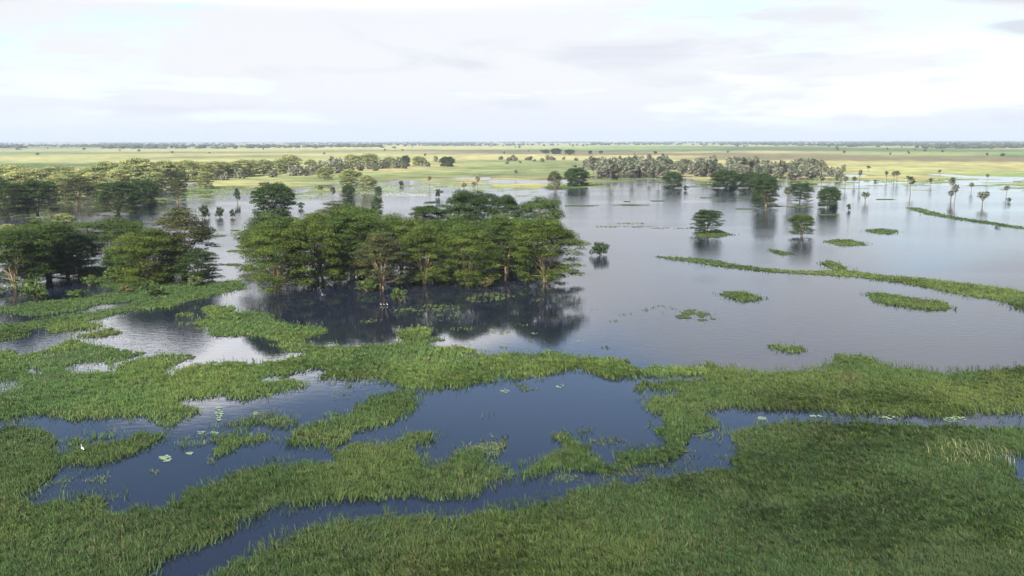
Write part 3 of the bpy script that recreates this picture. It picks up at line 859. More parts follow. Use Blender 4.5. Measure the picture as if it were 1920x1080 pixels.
def shrub(seed, H=4.0, R=2.5, n=900, leaf=0.3, tone=(0.070, 0.105, 0.028), cone=False):
    r = np.random.default_rng(seed)
    k = 16
    C = np.stack([r.normal(0, 0.42, k) * R, r.normal(0, 0.42, k) * R, r.uniform(0.18, 0.86, k) * H], -1)
    if cone:
        C[:, :2] *= np.clip(1.25 - C[:, 2:3] / H, 0.2, 1)
    pr = r.uniform(0.25, 0.45, k) * R
    pi = r.integers(0, k, n)
    dirs = r.normal(0, 1, (n, 3))
    dirs /= np.linalg.norm(dirs, axis=1)[:, None]
    P = C[pi] + dirs * (pr[pi] * r.random(n) ** 0.4)[:, None] * np.array((1, 1, 0.7))
    P[:, 2] = np.abs(P[:, 2]) + 0.03
    nrm = dirs * 0.6 + r.normal(0, 0.5, (n, 3)) + np.array((0, 0, 0.5))
    nrm /= np.linalg.norm(nrm, axis=1)[:, None]
    t0 = np.cross(nrm, r.normal(0, 1, (n, 3)))
    t0 /= np.linalg.norm(t0, axis=1)[:, None] + 1e-9
    b0 = np.cross(nrm, t0)
    s = leaf * r.uniform(0.6, 1.3, n)[:, None]
    V = np.stack([P - t0 * s * 0.8, P + b0 * s * 0.45, P + t0 * s, P - b0 * s * 0.45], 1)
    c = np.array(tone)[None] * (np.clip(1 + r.normal(0, 0.2, k), 0.5, 1.6)[pi] * r.uniform(0.7, 1.3, n))[:, None]
    crown = mesh('crown', V.reshape(-1, 3), np.arange(n * 4).reshape(-1, 4), leaf_m, np.repeat(c[:, None], 4, 1).reshape(-1, 3))
    parts = []
    for i in range(6):
        parts.append(tube(bez(np.array((r.normal(0, 0.1), r.normal(0, 0.1), -0.4)), C[i] * np.array((0.4, 0.4, 0.4)), C[i], 6), np.linspace(0.10, 0.03, 6), 5))
    V, Q = join(parts)
    return dict(trunk=mesh('trunk', V, Q, bark_mat, None, True), crown=crown, H=H, W=2.1 * R)


def fan_palm(seed, H=12.0, heads=1, R=2.3, fans=26, tone=(0.115, 0.132, 0.080), dead=8, bushy=False):
    """doum palm: bare trunk, sometimes forked, with round heads of stiff grey green fans"""
    r = np.random.default_rng(seed)
    parts, V_, F_, C_ = [], [], [], []
    o = 0
    tops = []
    if heads == 1:
        tip = np.array((r.normal(0, 0.25), r.normal(0, 0.25), H - R * 0.9))
        pth = bez(np.array((0, 0, -0.6)), np.array((r.normal(0, 0.3), r.normal(0, 0.3), H * 0.45)), tip, 8)
        parts.append(tube(pth, np.array([0.30, 0.24, 0.21, 0.20, 0.21, 0.22, 0.2, 0.17]), 7))
        tops.append(tip)
    else:
        fk = np.array((0, 0, H * (0.06 if bushy else r.uniform(0.25, 0.45))))
        parts.append(tube(bez(np.array((0, 0, -0.6)), np.array((0.1, 0.1, fk[2] * 0.5)), fk, 5), np.linspace(0.33, 0.24, 5), 7))
        for k in range(heads):
            a = 6.283 * k / heads + r.uniform(-0.4, 0.4)
            hh = (H - R * 0.9) * r.uniform(0.20 if bushy else 0.84, 1.0)
            rs = R * ((0.5 + 0.7 * (1 - hh / H)) if bushy else 0.85)
            tip = np.array((math.cos(a) * rs, math.sin(a) * rs, hh))
            parts.append(tube(bez(fk - np.array((0, 0, 0.15)), np.array((math.cos(a) * R * 0.7, math.sin(a) * R * 0.7, fk[2] + 0.35 * (hh - fk[2]))), tip, 7), np.linspace(0.22, 0.15, 7), 6))
            tops.append(tip)
    for tip in tops:
        for i in range(fans + dead):
            isdead = i >= fans
            a = r.uniform(0, 6.283)
            el = r.uniform(-1.2, -0.7) if isdead else math.asin(r.uniform(-0.55, 1.0))
            d = np.array((math.cos(a) * math.cos(el), math.sin(a) * math.cos(el), math.sin(el)))
            pl = R * (0.42 if isdead else r.uniform(0.42, 0.60))
            fr = R * r.uniform(0.42, 0.58)
            c0 = tip + d * pl
            side = np.cross(d, np.array((0, 0, 1.0)))
            side /= np.linalg.norm(side) + 1e-9
            up = np.cross(side, d)
            tw = r.uniform(-0.5, 0.5)
            side, up = side * math.cos(tw) + up * math.sin(tw), up * math.cos(tw) - side * math.sin(tw)
            segs = 7
            angs = np.linspace(-1.75, 1.75, segs)
            vs = [tip + d * 0.05, c0]
            base_i = o
            for g_ in angs:
                ray = d * math.cos(g_) + side * math.sin(g_)
                per = side * math.cos(g_) - d * math.sin(g_)
                l1 = fr * (1 - 0.18 * abs(g_) / 1.75) * r.uniform(0.85, 1.1)
                fold = up * (0.12 * fr)
                vs += [c0 + ray * l1 * 0.6 + per * l1 * 0.17 + fold, c0 + ray * l1 * 0.6 - per * l1 * 0.17 - fold * 0.4, c0 + ray * l1 - np.array((0, 0, 0.22 * fr))]
            vs += [tip + side * 0.06]
            nv = len(vs)
            V_.append(np.array(vs))
            F_.append([(o, o + 1, o + nv - 1)] + [f for k in range(segs) for f in ((o + 1, o + 2 + 3 * k, o + 3 + 3 * k), (o + 2 + 3 * k, o + 4 + 3 * k, o + 3 + 3 * k))])
            cc = np.array((0.20, 0.155, 0.10)) if isdead else np.array(tone) * r.uniform(0.7, 1.35)
            C_.append(np.repeat(cc[None], nv, 0))
            o += nv
    V, Q = join(parts)
    F_ = np.array([f for fs in F_ for f in fs])
    crown = mesh('crown', np.concatenate(V_), F_, palm_m, np.concatenate(C_))
    return dict(trunk=mesh('trunk', V, Q, palm_bark, None, True), crown=crown, H=H, W=2 * R * (1.0 if heads == 1 else 1.7))


ORD = ['', 'second ', 'third ', 'fourth ', 'fifth ', 'sixth ', 'seventh ', 'eighth ', 'ninth ', 'tenth ', 'eleventh ', 'twelfth ', 'thirteenth ', 'fourteenth ', 'fifteenth ', 'sixteenth ',
       'seventeenth ', 'eighteenth ', 'nineteenth ', 'twentieth ', 'twenty-first ', 'twenty-second ', 'twenty-third ', 'twenty-fourth ', 'twenty-fifth ', 'twenty-sixth ', 'twenty-seventh ', 'twenty-eighth ']


def ordinal(i, n):
    return 'leftmost' if i == 0 else ('rightmost' if i == n - 1 else 'from left the ' + ORD[i].strip())


def place(proto, name, label, cat, px, by, hpx, wpx=None, group=None, rot=None, dz=0.0):
    P = at(px, by)
    depth = P[1] * math.cos(PITCH) + (CAM_H) * math.sin(PITCH)
    mpp = depth / F
    sz = hpx * mpp / math.cos(PITCH + 0.03) / proto['H']
    sx = wpx * mpp / proto['W'] if wpx else sz
    root = bpy.data.objects.new(name, None)
    col.objects.link(root)
    root.empty_display_size = 0.5
    gz = float(ground_z(np.array(P[0]), np.array(P[1])))
    root.location = (P[0], P[1], max(gz, 0.0) + dz)
    root.rotation_euler = (0, 0, RNG.uniform(0, 6.283) if rot is None else rot)
    root.scale = (sx, sx, sz)
    root['label'], root['category'] = label, cat
    if group:
        root['group'] = group
    link('trunk', proto['trunk'], root)
    link('crown', proto['crown'], root)
    return root


YT = (0.076, 0.117, 0.017)     # yellow green
MT = (0.057, 0.100, 0.017)     # mid green
DT = (0.038, 0.074, 0.017)     # dark green
BT = (0.074, 0.088, 0.030)     # brownish
AC = {
    'A': acacia(1, 13, 7.6, 0.12, 0.30, 190, 240, 0.215, 4, 0.10, YT, open_=0.2),
    'B': acacia(2, 14, 8.0, 0.08, 0.28, 195, 240, 0.225, 3, 0.20, MT, open_=0.2),
    'C': acacia(3, 15, 7.2, 0.14, 0.26, 165, 240, 0.225, 2, 0.25, MT, open_=0.45),
    'D': acacia(4, 13, 5.8, 0.10, 0.36, 160, 170, 0.22, 3, 0.15, BT, thin=0.8, open_=0.4),
    'E': acacia(5, 14, 7.4, 0.10, 0.30, 190, 240, 0.215, 4, 0.12, YT, open_=0.35),
    'F': acacia(6, 12, 6.6, 0.07, 0.32, 165, 235, 0.215, 2, 0.22, DT, open_=0.3),
    'G': acacia(7, 11, 9.0, 0.28, 0.28, 115, 215, 0.25, 3, 0.22, MT, open_=0.45),
    'H': acacia(8, 14, 6.4, 0.06, 0.42, 165, 235, 0.215, 3, 0.12, DT),
    'I': acacia(9, 12, 7.2, 0.12, 0.34, 165, 62, 0.46, 2, 0.18, (0.270, 0.310, 0.125)),  # this and the next: distant sunlight painted in as a lighter leaf tone
    'J': acacia(10, 12, 6.6, 0.10, 0.38, 155, 62, 0.46, 3, 0.15, (0.235, 0.285, 0.105)),
    'K': acacia(11, 10, 6.6, 0.08, 0.36, 220, 105, 0.33, 3, 0.15, DT),
}
PM = {
    'a': fan_palm(21, 12, 1, 3.3, 40), 'b': fan_palm(22, 12, 2, 2.4, 28), 'c': fan_palm(23, 10, 1, 3.0, 36), 'd': fan_palm(24, 9, 3, 2.5, 26),
    'e': fan_palm(25, 7.0, 6, 2.5, 24, (0.185, 0.190, 0.128), 8, True), 'f': fan_palm(26, 7.5, 7, 2.3, 22, (0.140, 0.155, 0.098), 8, True), 's': fan_palm(27, 12, 1, 3.1, 36, (0.26, 0.23, 0.12), 12),  # last one: sunlight painted into its straw coloured fans
}
SH = {'a': shrub(31), 'b': shrub(32, 3.2, 2.8, 900, 0.3, (0.075, 0.115, 0.028)), 'c': shrub(33, 4.5, 2.0, 900, 0.3, (0.040, 0.070, 0.022), True), 'y': shrub(34, 3, 2.6, 700, 0.3, (0.125, 0.115, 0.035)),
      'd': shrub(35, 4, 2.6, 900, 0.36, (0.040, 0.066, 0.024))}

# ------------------------------------------------------------------ the large grove
G1 = 'trees of the large grove in the middle'
for k, px, by, hp, wp, lab in [
    ('A', 520, 545, 118, 128, 'fever tree with a forked pale trunk at the left front of the large grove'),
    ('B', 517, 512, 103, 128, 'broad green acacia at the back left corner of the large grove'),
    ('C', 661, 524, 122, 126, 'acacia with a bare reddish trunk over open water in the large grove'),
    ('E', 592, 534, 116, 105, 'green acacia second from the left in the grove front row'),
    ('D', 716, 542, 98, 96, 'thin brownish green acacia leaning into the water at the grove front'),
    ('E', 796, 533, 108, 100, 'acacia with two pale upright stems at the middle of the grove front'),
    ('A', 876, 533, 100, 112, 'low yellow green acacia right of the twin stems in the grove'),
    ('C', 950, 513, 102, 100, 'acacia with a slanting pale trunk near the right end of the grove'),
    ('E', 1022, 528, 112, 130, 'yellow green fever tree closing the right end of the grove'),
    ('F', 880, 468, 108, 104, 'tall dark acacia rising above the back of the grove'),
    ('F', 945, 452, 84, 60, 'slim dark acacia between the two tallest at the grove back'),
    ('G', 1018, 452, 80, 100, 'flat topped dark acacia at the back right of the grove'),
    ('B', 668, 488, 96, 116, 'rounded acacia at the back of the grove left of its middle'),
    ('H', 806, 482, 96, 100, 'dark acacia showing its crown at the back middle of the grove'),
    ('B', 850, 496, 82, 112, 'broad acacia hidden in the grove below the tallest tree'),
    ('D', 632, 446, 64, 66, 'brown crowned acacia standing behind the left half of the grove'),
    ('H', 707, 430, 58, 26, 'thin spiky sapling poking up behind the grove crowns'),
    ('A', 752, 508, 98, 120, 'dense acacia filling the centre of the large grove'),
    ('E', 600, 502, 98, 118, 'acacia in the second row behind the grove front left'),
    ('B', 706, 515, 96, 112, 'acacia in the second row behind the thin brownish one'),
    ('H', 985, 498, 86, 92, 'dark acacia in the second row at the right end of the grove'),
    ('B', 920, 500, 84, 96, 'acacia in the second row behind the slanting trunk')]:
    place(AC[k], 'acacia_tree', lab, 'tree', px, by, hp, wp, G1)
place(SH['y'], 'water_bush', 'yellowing bush at the water under the right part of the grove', 'bush', 912, 537, 18, 42)
place(SH['b'], 'water_bush', 'small green bush alone in the dark water before the grove', 'bush', 748, 567, 27, 32)
place(SH['b'], 'water_bush', 'low grey green bush under the thin brownish acacia', 'bush', 690, 546, 22, 40)

# ------------------------------------------------------------------ the left grove
G2 = 'trees of the grove at the left edge'
for k, px, by, hp, wp, lab in [
    ('B', 28, 542, 108, 124, 'broad acacia with dark trunks at the left edge above the grass strip'),
    ('C', 92, 524, 106, 118, 'tall dark green acacia second from the left in the left grove'),
    ('G', 205, 484, 72, 150, 'wide umbrella acacia with light showing under its crown'),
    ('A', 278, 531, 94, 122, 'low yellow green acacia in the middle of the left grove'),
    ('D', 345, 522, 122, 118, 'tall brownish acacia at the right end of the left grove'),
    ('H', 372, 531, 60, 80, 'low dark acacia at the right foot of the left grove'),
    ('F', 150, 512, 74, 92, 'dark acacia behind the gap in the left grove'),
    ('B', 318, 520, 78, 80, 'acacia squeezed between the yellow green and brownish ones'),
    ('H', 58, 530, 84, 96, 'dark low acacia filling the gap between the two leftmost in the left grove'),
    ('H', 128, 522, 66, 84, 'dark low acacia under the tall one in the left grove'),
    ('K', 236, 520, 58, 84, 'dark low acacia left of the yellow green one in the left grove'),
    ('B', -70, 535, 108, 130, 'acacia cut off by the left picture edge in the left grove')]:
    place(AC[k], 'acacia_tree', lab, 'tree', px, by, hp, wp, G2)
for k, px, by, hp, wp, lab in [('b', 68, 563, 30, 52, 'round green bush at the water below the left grove'), ('a', 284, 556, 28, 48, 'leafy bush on the grass strip below the left grove'),
                               ('a', 225, 528, 30, 66, 'low bush under the umbrella acacia'), ('b', 367, 538, 20, 32, 'small bush at the right foot of the left grove'),
                               ('y', 240, 548, 14, 40, 'flat brownish bush left of the leafy bush on the strip'), ('b', 140, 556, 12, 40, 'low flat bush on the bank right of the round bush'), ('b', 170, 535, 18, 34, 'small shaded bush beside the dark inlet')]:
    place(SH[k], 'bank_bush', lab, 'bush', px, by, hp, wp)
for k, px, by, hp, wp, lab in [('J', 122, 432, 32, 38, 'sparse small tree standing in water behind the left grove'), ('J', 17, 446, 26, 30, 'small tree in water at the left edge behind the left grove')]:
    place(AC[k], 'flooded_tree', lab, 'tree', px, by, hp, wp)

# ------------------------------------------------------------------ wood along the far left shore
G3 = 'trees of the wood along the far left shore'
for k, px, by, hp, wp, lab in [
    ('F', 70, 402, 62, 72, 'dark tree at the front left of the far left wood'), ('H', 14, 406, 62, 76, 'dark tree at the left edge of the far left wood'),
    ('F', 222, 400, 58, 82, 'large dark green tree in water before the far left wood'), ('K', 268, 386, 48, 60, 'dark tree close behind the large dark green one'),
    ('D', 333, 380, 42, 36, 'brown green tree at the right end of the flooded row'), ('D', 148, 386, 52, 58, 'thin brownish tree between the two dark flooded trees'),
    ('J', 386, 354, 33, 30, 'small round tree on the green shallows right of the wood')]:
    place(AC[k], 'shore_tree', lab, 'tree', px, by, hp, wp, G3)
WOOD = [('I', 25, 352, 40, 96), ('J', 103, 352, 40, 80), ('I', 165, 352, 36, 50), ('J', 200, 354, 50, 60), ('I', 258, 352, 52, 76), ('I', 310, 350, 46, 46), ('J', 350, 342, 40, 58), ('I', 385, 338, 32, 40), ('J', 420, 334, 30, 44),
                          ('I', 455, 332, 30, 48), ('J', 495, 329, 29, 38), ('I', 545, 324, 31, 44), ('J', 583, 323, 23, 22), ('I', 660, 317, 25, 34), ('J', 690, 317, 28, 44), ('J', 731, 315, 20, 24), ('K', 761, 313, 20, 19), ('J', 785, 312, 18, 27), ('K', 838, 313, 18, 31), ('J', 817, 304, 11, 9),
                          ('I', 40, 372, 48, 70), ('J', 110, 376, 46, 62), ('I', 180, 370, 44, 60), ('I', 60, 362, 44, 70), ('J', 130, 362, 42, 62), ('I', 230, 366, 46, 58), ('J', 290, 364, 42, 48), ('I', 240, 356, 44, 62), ('J', -30, 380, 60, 80), ('I', -40, 355, 48, 90), ('J', 3, 366, 48, 70),
                          ('J', 525, 326, 27, 34), ('I', 473, 330, 28, 34), ('J', 437, 333, 28, 36), ('I', 403, 335, 30, 36), ('J', 330, 348, 42, 44), ('I', 280, 352, 46, 50)]
back = sorted(q[1] for q in WOOD if q[1] < 480 and q[2] < 358)
frnt = sorted(q[1] for q in WOOD if q[1] < 480 and q[2] >= 358)
rowt = sorted(q[1] for q in WOOD if q[1] >= 480)
for k, px, by, hp, wp in WOOD:
    if px >= 480:
        lab = ordinal(rowt.index(px), len(rowt)) + ' rounded tree in the palm row behind the left shallows'
    elif by < 358:
        lab = ordinal(back.index(px), len(back)) + ' acacia painted sunlit in the back row of the far left wood'
    else:
        lab = ordinal(frnt.index(px), len(frnt)) + ' acacia painted sunlit in the middle row of the far left wood'
    place(AC[k], 'shore_tree', lab, 'tree', px, by, hp, wp, G3 if px < 480 else 'trees of the row behind the left shallows')
PROW = [(400, 336, 18), (422, 338, 17), (450, 335, 22), (513, 333, 19), (550, 330, 22), (567, 330, 24), (592, 328, 24), (606, 326, 27), (614, 327, 22), (630, 325, 34), (642, 323, 26), (655, 323, 18), (675, 321, 17), (692, 318, 16), (705, 321, 16), (717, 317, 22), (747, 316, 25), (757, 317, 14), (800, 313, 14), (560, 326, 18), (578, 328, 17), (624, 322, 24), (725, 316, 16)]
prow = sorted(q[0] for q in PROW)
for px, by, hp in PROW:
    place(PM['ef'[int(px) % 2]], 'doum_palm', ordinal(prow.index(px), len(prow)) + ' pale grey palm in the row behind the left shallows', 'palm', px, by, hp, hp * 0.95, 'palms of the row behind the left shallows')

# ------------------------------------------------------------------ single trees in and beside the lake
for k, px, by, hp, wp, lab in [
    ('K', 512, 407, 62, 84, 'big dark rounded tree alone in the water left of the grove top'),
    ('J', 609, 338, 25, 30, 'bright green tree on the green shallows by the palms'), ('J', 657, 353, 36, 42, 'bright green tree with a wide crown at the flooded shore'),
    ('J', 690, 361, 32, 32, 'greyish green tree right of the bright shore tree'), ('K', 652, 371, 24, 22, 'dark little tree in water in front of the bright shore tree'),
    ('K', 710, 367, 17, 14, 'small dark round tree right of the greyish shore tree'),
    ('K', 1082, 349, 33, 50, 'dark rounded tree on the grass mound in the far lake'), ('D', 1040, 358, 34, 30, 'greyish tree left of the grass mound in the far lake'),
    ('K', 1263, 352, 28, 35, 'rounded green tree alone before the palm thicket'),
    ('K', 1360, 353, 33, 58, 'broad dark tree left in the row right of the lake middle'), ('K', 1405, 353, 29, 44, 'dark tree middle of the row right of the lake middle'),
    ('F', 1436, 389, 58, 46, 'tall dark tree standing in front of the row on the lake'), ('K', 1430, 362, 36, 46, 'dark tree just behind the tall one in the row'),
    ('F', 1500, 379, 35, 44, 'dark spreading tree beside the thin palm on the lake'), ('K', 1553, 389, 38, 44, 'dark dome shaped tree right of the thin palm on the lake'),
    ('F', 1324, 437, 43, 54, 'left one of two lone acacias on the open lake with a grass spit'), ('C', 1503, 443, 39, 50, 'right one of two lone acacias on the open lake with layered crown')]:
    place(AC[k], 'lake_tree', lab, 'tree', px, by, hp, wp)
for k, px, by, hp, wp, lab in [
    ('d', 1126, 479, 27, 38, 'spiky dark bush mirrored in calm water right of the grove'), ('c', 445, 381, 30, 19, 'dark cone shaped bush in water above the left channel'),
    ('d', 383, 409, 27, 20, 'leftmost of three dark bushes in a row on the water'), ('d', 413, 408, 22, 17, 'middle of three dark bushes in a row on the water'), ('d', 436, 408, 17, 12, 'rightmost and smallest of three dark bushes in a row'),
    ('d', 565, 391, 13, 13, 'tiny dark bush in water right of the big rounded tree'), ('d', 823, 370, 17, 15, 'dark bush alone in water above the grove'), ('b', 601, 357, 9, 14, 'low green bush in the shallows below the bright tree'),
    ('d', 752, 349, 11, 10, 'tiny bush in the far shallows above the egrets'), ('d', 1286, 358, 11, 10, 'tiny dark bush right of the rounded tree by the thicket'), ('d', 1153, 338, 11, 14, 'dark bush at the foot of a tall palm by the thicket'),
    ('d', 1891, 379, 9, 9, 'tiny bush below the rightmost palm on the lake'), ('d', 1591, 394, 13, 8, 'tiny dark bush alone right of the dome shaped tree'), ('b', 1642, 341, 4, 10, 'low scrub fleck before the right shore palms'), ('d', 1210, 333, 6, 9, 'small scrub in water below the palm thicket'),
    ('b', 1870, 427, 3, 12, 'weedy scrub fleck on the thin far strip')]:
    place(SH[k], 'water_bush', lab, 'bush', px, by, hp, wp)
for k, px, by, hp, wp, lab in [
    ('a', 1475, 386, 37, 18, 'thin tall palm beside the spreading tree on the lake'), ('a', 1480, 352, 28, 14, 'palm behind the thin tall one at the thicket edge'), ('a', 1540, 352, 24, 15, 'palm behind the dome shaped tree'),
    ('a', 1584, 353, 23, 13, 'first palm right of the dome shaped tree in far water'), ('c', 1601, 348, 17, 11, 'short palm between two taller ones right of the dome shaped tree'), ('b', 1611, 346, 31, 14, 'double headed palm at the far water edge'),
    ('a', 1628, 322, 11, 10, 'small palm on the tan shore above the double headed one'), ('b', 1662, 340, 22, 13, 'left palm of the close trio on the right far water'), ('a', 1675, 341, 20, 12, 'middle palm of the close trio on the right far water'), ('a', 1682, 340, 20, 12, 'right palm of the close trio on the right far water'),
    ('c', 1702, 343, 14, 10, 'short palm behind the tall one after the trio'), ('a', 1707, 364, 34, 17, 'tall palm standing after the trio with a clear reflection'), ('c', 1744, 349, 15, 10, 'short round palm alone between the tall palms'), ('a', 1761, 330, 12, 8, 'tiny pale palm on the shore above the lake'),
    ('a', 1784, 368, 36, 14, 'tallest palm of the right lake cluster'), ('a', 1782, 381, 24, 13, 'left of the two front palms in the right lake cluster'), ('a', 1789, 381, 36, 16, 'right of the two front palms in the right lake cluster'), ('c', 1821, 359, 17, 10, 'palm between the tall cluster and the bushy palm'),
    ('d', 1842, 385, 27, 24, 'bushy many headed palm in front on the right lake'), ('a', 1851, 340, 14, 8, 'faint palm at the shore behind the bushy palm'), ('a', 1886, 368, 20, 13, 'rightmost palm on the lake near the picture edge'), ('d', 1622, 379, 20, 17, 'round palm alone with a grey reflection on the lake'),
    ('s', 805, 348, 18, 11, 'straw coloured palm painted sunlit in the far shallows'), ('s', 870, 363, 21, 12, 'left of three palms painted sunlit behind the grove'), ('s', 889, 364, 24, 13, 'middle of three palms painted sunlit behind the grove'), ('s', 896, 361, 33, 12, 'tallest of three palms painted sunlit behind the grove'),
    ('a', 625, 381, 31, 13, 'lone tall palm rising behind the brown crowned acacia'), ('a', 1145, 339, 40, 17, 'tall palm at the left end of the palm thicket'), ('a', 1185, 342, 24, 15, 'palm in water before the left part of the thicket'), ('a', 1217, 340, 20, 11, 'slim palm in water before the thicket'), ('a', 1234, 345, 28, 13, 'palm with a yellowish foot left of the rounded green tree'),
    ('a', 967, 335, 16, 8, 'single dark palm on the mud behind the grove'), ('d', 1043, 361, 24, 16, 'greyish palm in front of the grass mound')]:
    place(PM[k], 'doum_palm', lab, 'palm', px, by, hp, wp)

# palm thicket on the far shore
rt = np.random.default_rng(77)
for i in range(150):
    u = (i + rt.random()) / 150
    px = 1096 + 440 * u + rt.normal(0, 4)
    by = rt.uniform(311, 330) + 2.5 * (px > 1300) + 2.5 * (px > 1420)
    hp = (14 + 16 * rt.random() ** 1.3) * (by / 322) ** 3
    k = 'efefefdc'[i % 8]
    place(PM[k], 'doum_palm', 'grey green palm in the dense thicket on the far shore', 'palm', px, by, hp, hp * rt.uniform(0.85, 1.15), 'palms of the thicket on the far shore')
PEND = [(1535, 327, 18), (1548, 324, 17), (1556, 330, 17), (1562, 326, 15), (1574, 331, 20), (1580, 322, 15), (1528, 333, 16), (1518, 329, 18), (1570, 336, 18)]
pend = sorted(q[0] for q in PEND)
for px, by, hp in PEND:
    place(PM['e'], 'doum_palm', ordinal(pend.index(px), len(pend)) + ' grey palm in the loose group ending the thicket', 'palm', px, by, hp, hp * 0.8, 'palms right of the thicket')
PTAN = [(939, 300, 9, 9), (955, 302, 9, 12), (966, 302, 9, 12), (992, 301, 9, 18), (1002, 303, 5, 8), (1017, 304, 9, 10), (1027, 301, 12, 10), (1036, 301, 9, 12), (1057, 300, 7, 7), (1080, 302, 7, 9), (951, 308, 6, 8), (975, 306, 5, 6), (962, 296, 7, 8)]
ptan = sorted(q[0] for q in PTAN)
for px, by, hp, wp in PTAN:
    place(PM['f'], 'doum_palm', ordinal(ptan.index(px), len(ptan)) + ' small grey palm on the tan field behind the lake', 'palm', px, by, hp, wp, 'palms on the tan field')
for px, by, hp, wp, lab in [(1024, 288, 7, 14, 'left tree of the dark clump on the brown field'), (1043, 289, 10, 22, 'middle and largest tree of the dark clump on the brown field'), (1067, 289, 8, 18, 'right tree of the dark clump on the brown field'), (1107, 289, 6, 7, 'small dark tree right of the dark clump'), (1127, 288, 5, 7, 'faint small tree at the end of the dark clump')]:
    place(AC['K'], 'field_tree', lab, 'tree', px, by, hp, wp)
place(SH['d'], 'field_bush', 'dark bush on the green bank left of the thicket', 'bush', 1078, 315, 5, 9)

# trees dotted over the far fields
rt = np.random.default_rng(5)
fx = rt.uniform(-60, 1980, 120)
fy = 272.5 + 22 * rt.random(120) ** 2.4
for px, by in zip(fx, fy):
    hp = rt.uniform(2.6, 4.6) * (0.8 + (by - 272) / 30)
    place(SH['da'[int(px) % 2]], 'field_bush', 'small dark bush dotted on the distant fields', 'bush', px, by, hp, hp * rt.uniform(0.9, 1.5), 'bushes dotted on the distant fields')

# ------------------------------------------------------------------ woodland belt under the horizon: one far mass
rt = np.random.default_rng(9)
nb = 11000
u = rt.random(nb)
px = rt.uniform(-250, 2170, nb)
row = 265.6 + 13.0 * u ** 1.25
dens = fbm(px / 130, row * 0.7, 101, 4)
edge = np.interp(px, [-250, 0, 300, 700, 1000, 1300, 1500, 1700, 1920, 2170], [281, 282, 279, 276, 272, 271.5, 272.5, 276, 280, 281])
k = (dens > 0.50 - 0.13 * (row < 269)) & (row < edge + rt.normal(0, 1.0, nb))
px, row = px[k], row[k]
rr_ = CAM_H / ((row - HZ - np.interp(px, [0, 1920], [1.7, -1.7])).clip(1.8) / F)
azm = np.arctan((px - 960) / F)
bx, by_ = rr_ * np.tan(azm), rr_
ico = np.array([(0, 0, 1), (0.894, 0, .447), (.276, .851, .447), (-.724, .526, .447), (-.724, -.526, .447), (.276, -.851, .447), (.724, .526, -.447), (-.276, .851, -.447), (-.894, 0, -.447), (-.276, -.851, -.447), (.724, -.526, -.447), (0, 0, -1)])
icf = np.array([(0, 1, 2), (0, 2, 3), (0, 3, 4), (0, 4, 5), (0, 5, 1), (1, 6, 2), (2, 7, 3), (3, 8, 4), (4, 9, 5), (5, 10, 1), (6, 7, 2), (7, 8, 3), (8, 9, 4), (9, 10, 5), (10, 6, 1), (11, 7, 6), (11, 8, 7), (11, 9, 8), (11, 10, 9), (11, 6, 10)])
nb = len(bx)
sz = np.stack([rt.uniform(6, 18, nb), rt.uniform(6, 18, nb), rt.uniform(3.5, 8.5, nb)], -1)
V = ico[None] * (1 + rt.normal(0, 0.22, (nb, 12, 1))) * sz[:, None]
V[:, :, 0] += bx[:, None]
V[:, :, 1] += by_[:, None]
V[:, :, 2] += sz[:, None, 2] * 0.8 + 0.4
ff = (icf[None] + (np.arange(nb) * 12)[:, None, None]).reshape(-1, 3)
cc = np.array((0.050, 0.070, 0.032)) * rt.uniform(0.6, 1.5, (nb, 1))
link('far_woodland', mesh('far_woodland', V.reshape(-1, 3), ff, leaf_m, np.repeat(cc[:, None], 12, 1).reshape(-1, 3)), None,
     'blue grey belt of distant woodland under the horizon', 'woodland', None, 'stuff')

# ------------------------------------------------------------------ far hills
hill_mat = plain_mat('hill_ground', (0.06, 0.075, 0.045), (0.10, 0.10, 0.06), 0.001, 0.95)
for hx, hy, wpx, lab in [(1660, 256.5, 60, 'left of three faint blue hills on the right horizon'), (1712, 257, 120, 'broad middle one of three faint blue hills on the right horizon'), (1792, 258.5, 70, 'right of three faint blue hills on the right horizon'), (130, 261, 260, 'low faint blue ridge on the left horizon')]:
    D = 52000.0
    az0 = math.atan((hx - 960) / F)
    hgt = (266 - hy) / F * D
    wid = wpx / F * D
    c0 = np.array((D * math.tan(az0), D))
    nu, nv = 28, 10
    U, Vv = np.meshgrid(np.linspace(-1, 1, nu), np.linspace(-1, 1, nv), indexing='ij')
    Z = hgt * np.clip(1 - np.sqrt(U ** 2 + Vv ** 2), 0, 1) ** 0.8 * (0.65 + 0.7 * fbm(U * 3 + hx, Vv * 2 + 3, 4, 3)) - 6
    V = np.stack([c0[0] + U * wid * 0.6, c0[1] + Vv * 1500, Z], -1).reshape(-1, 3)
    ix = np.arange(nu * nv).reshape(nu, nv)
    Q = np.stack([ix[:-1, :-1], ix[1:, :-1], ix[1:, 1:], ix[:-1, 1:]], -1).reshape(-1, 4)
    link('hill', mesh('hill', V, Q, hill_mat, None, True), None, lab, kind='structure')

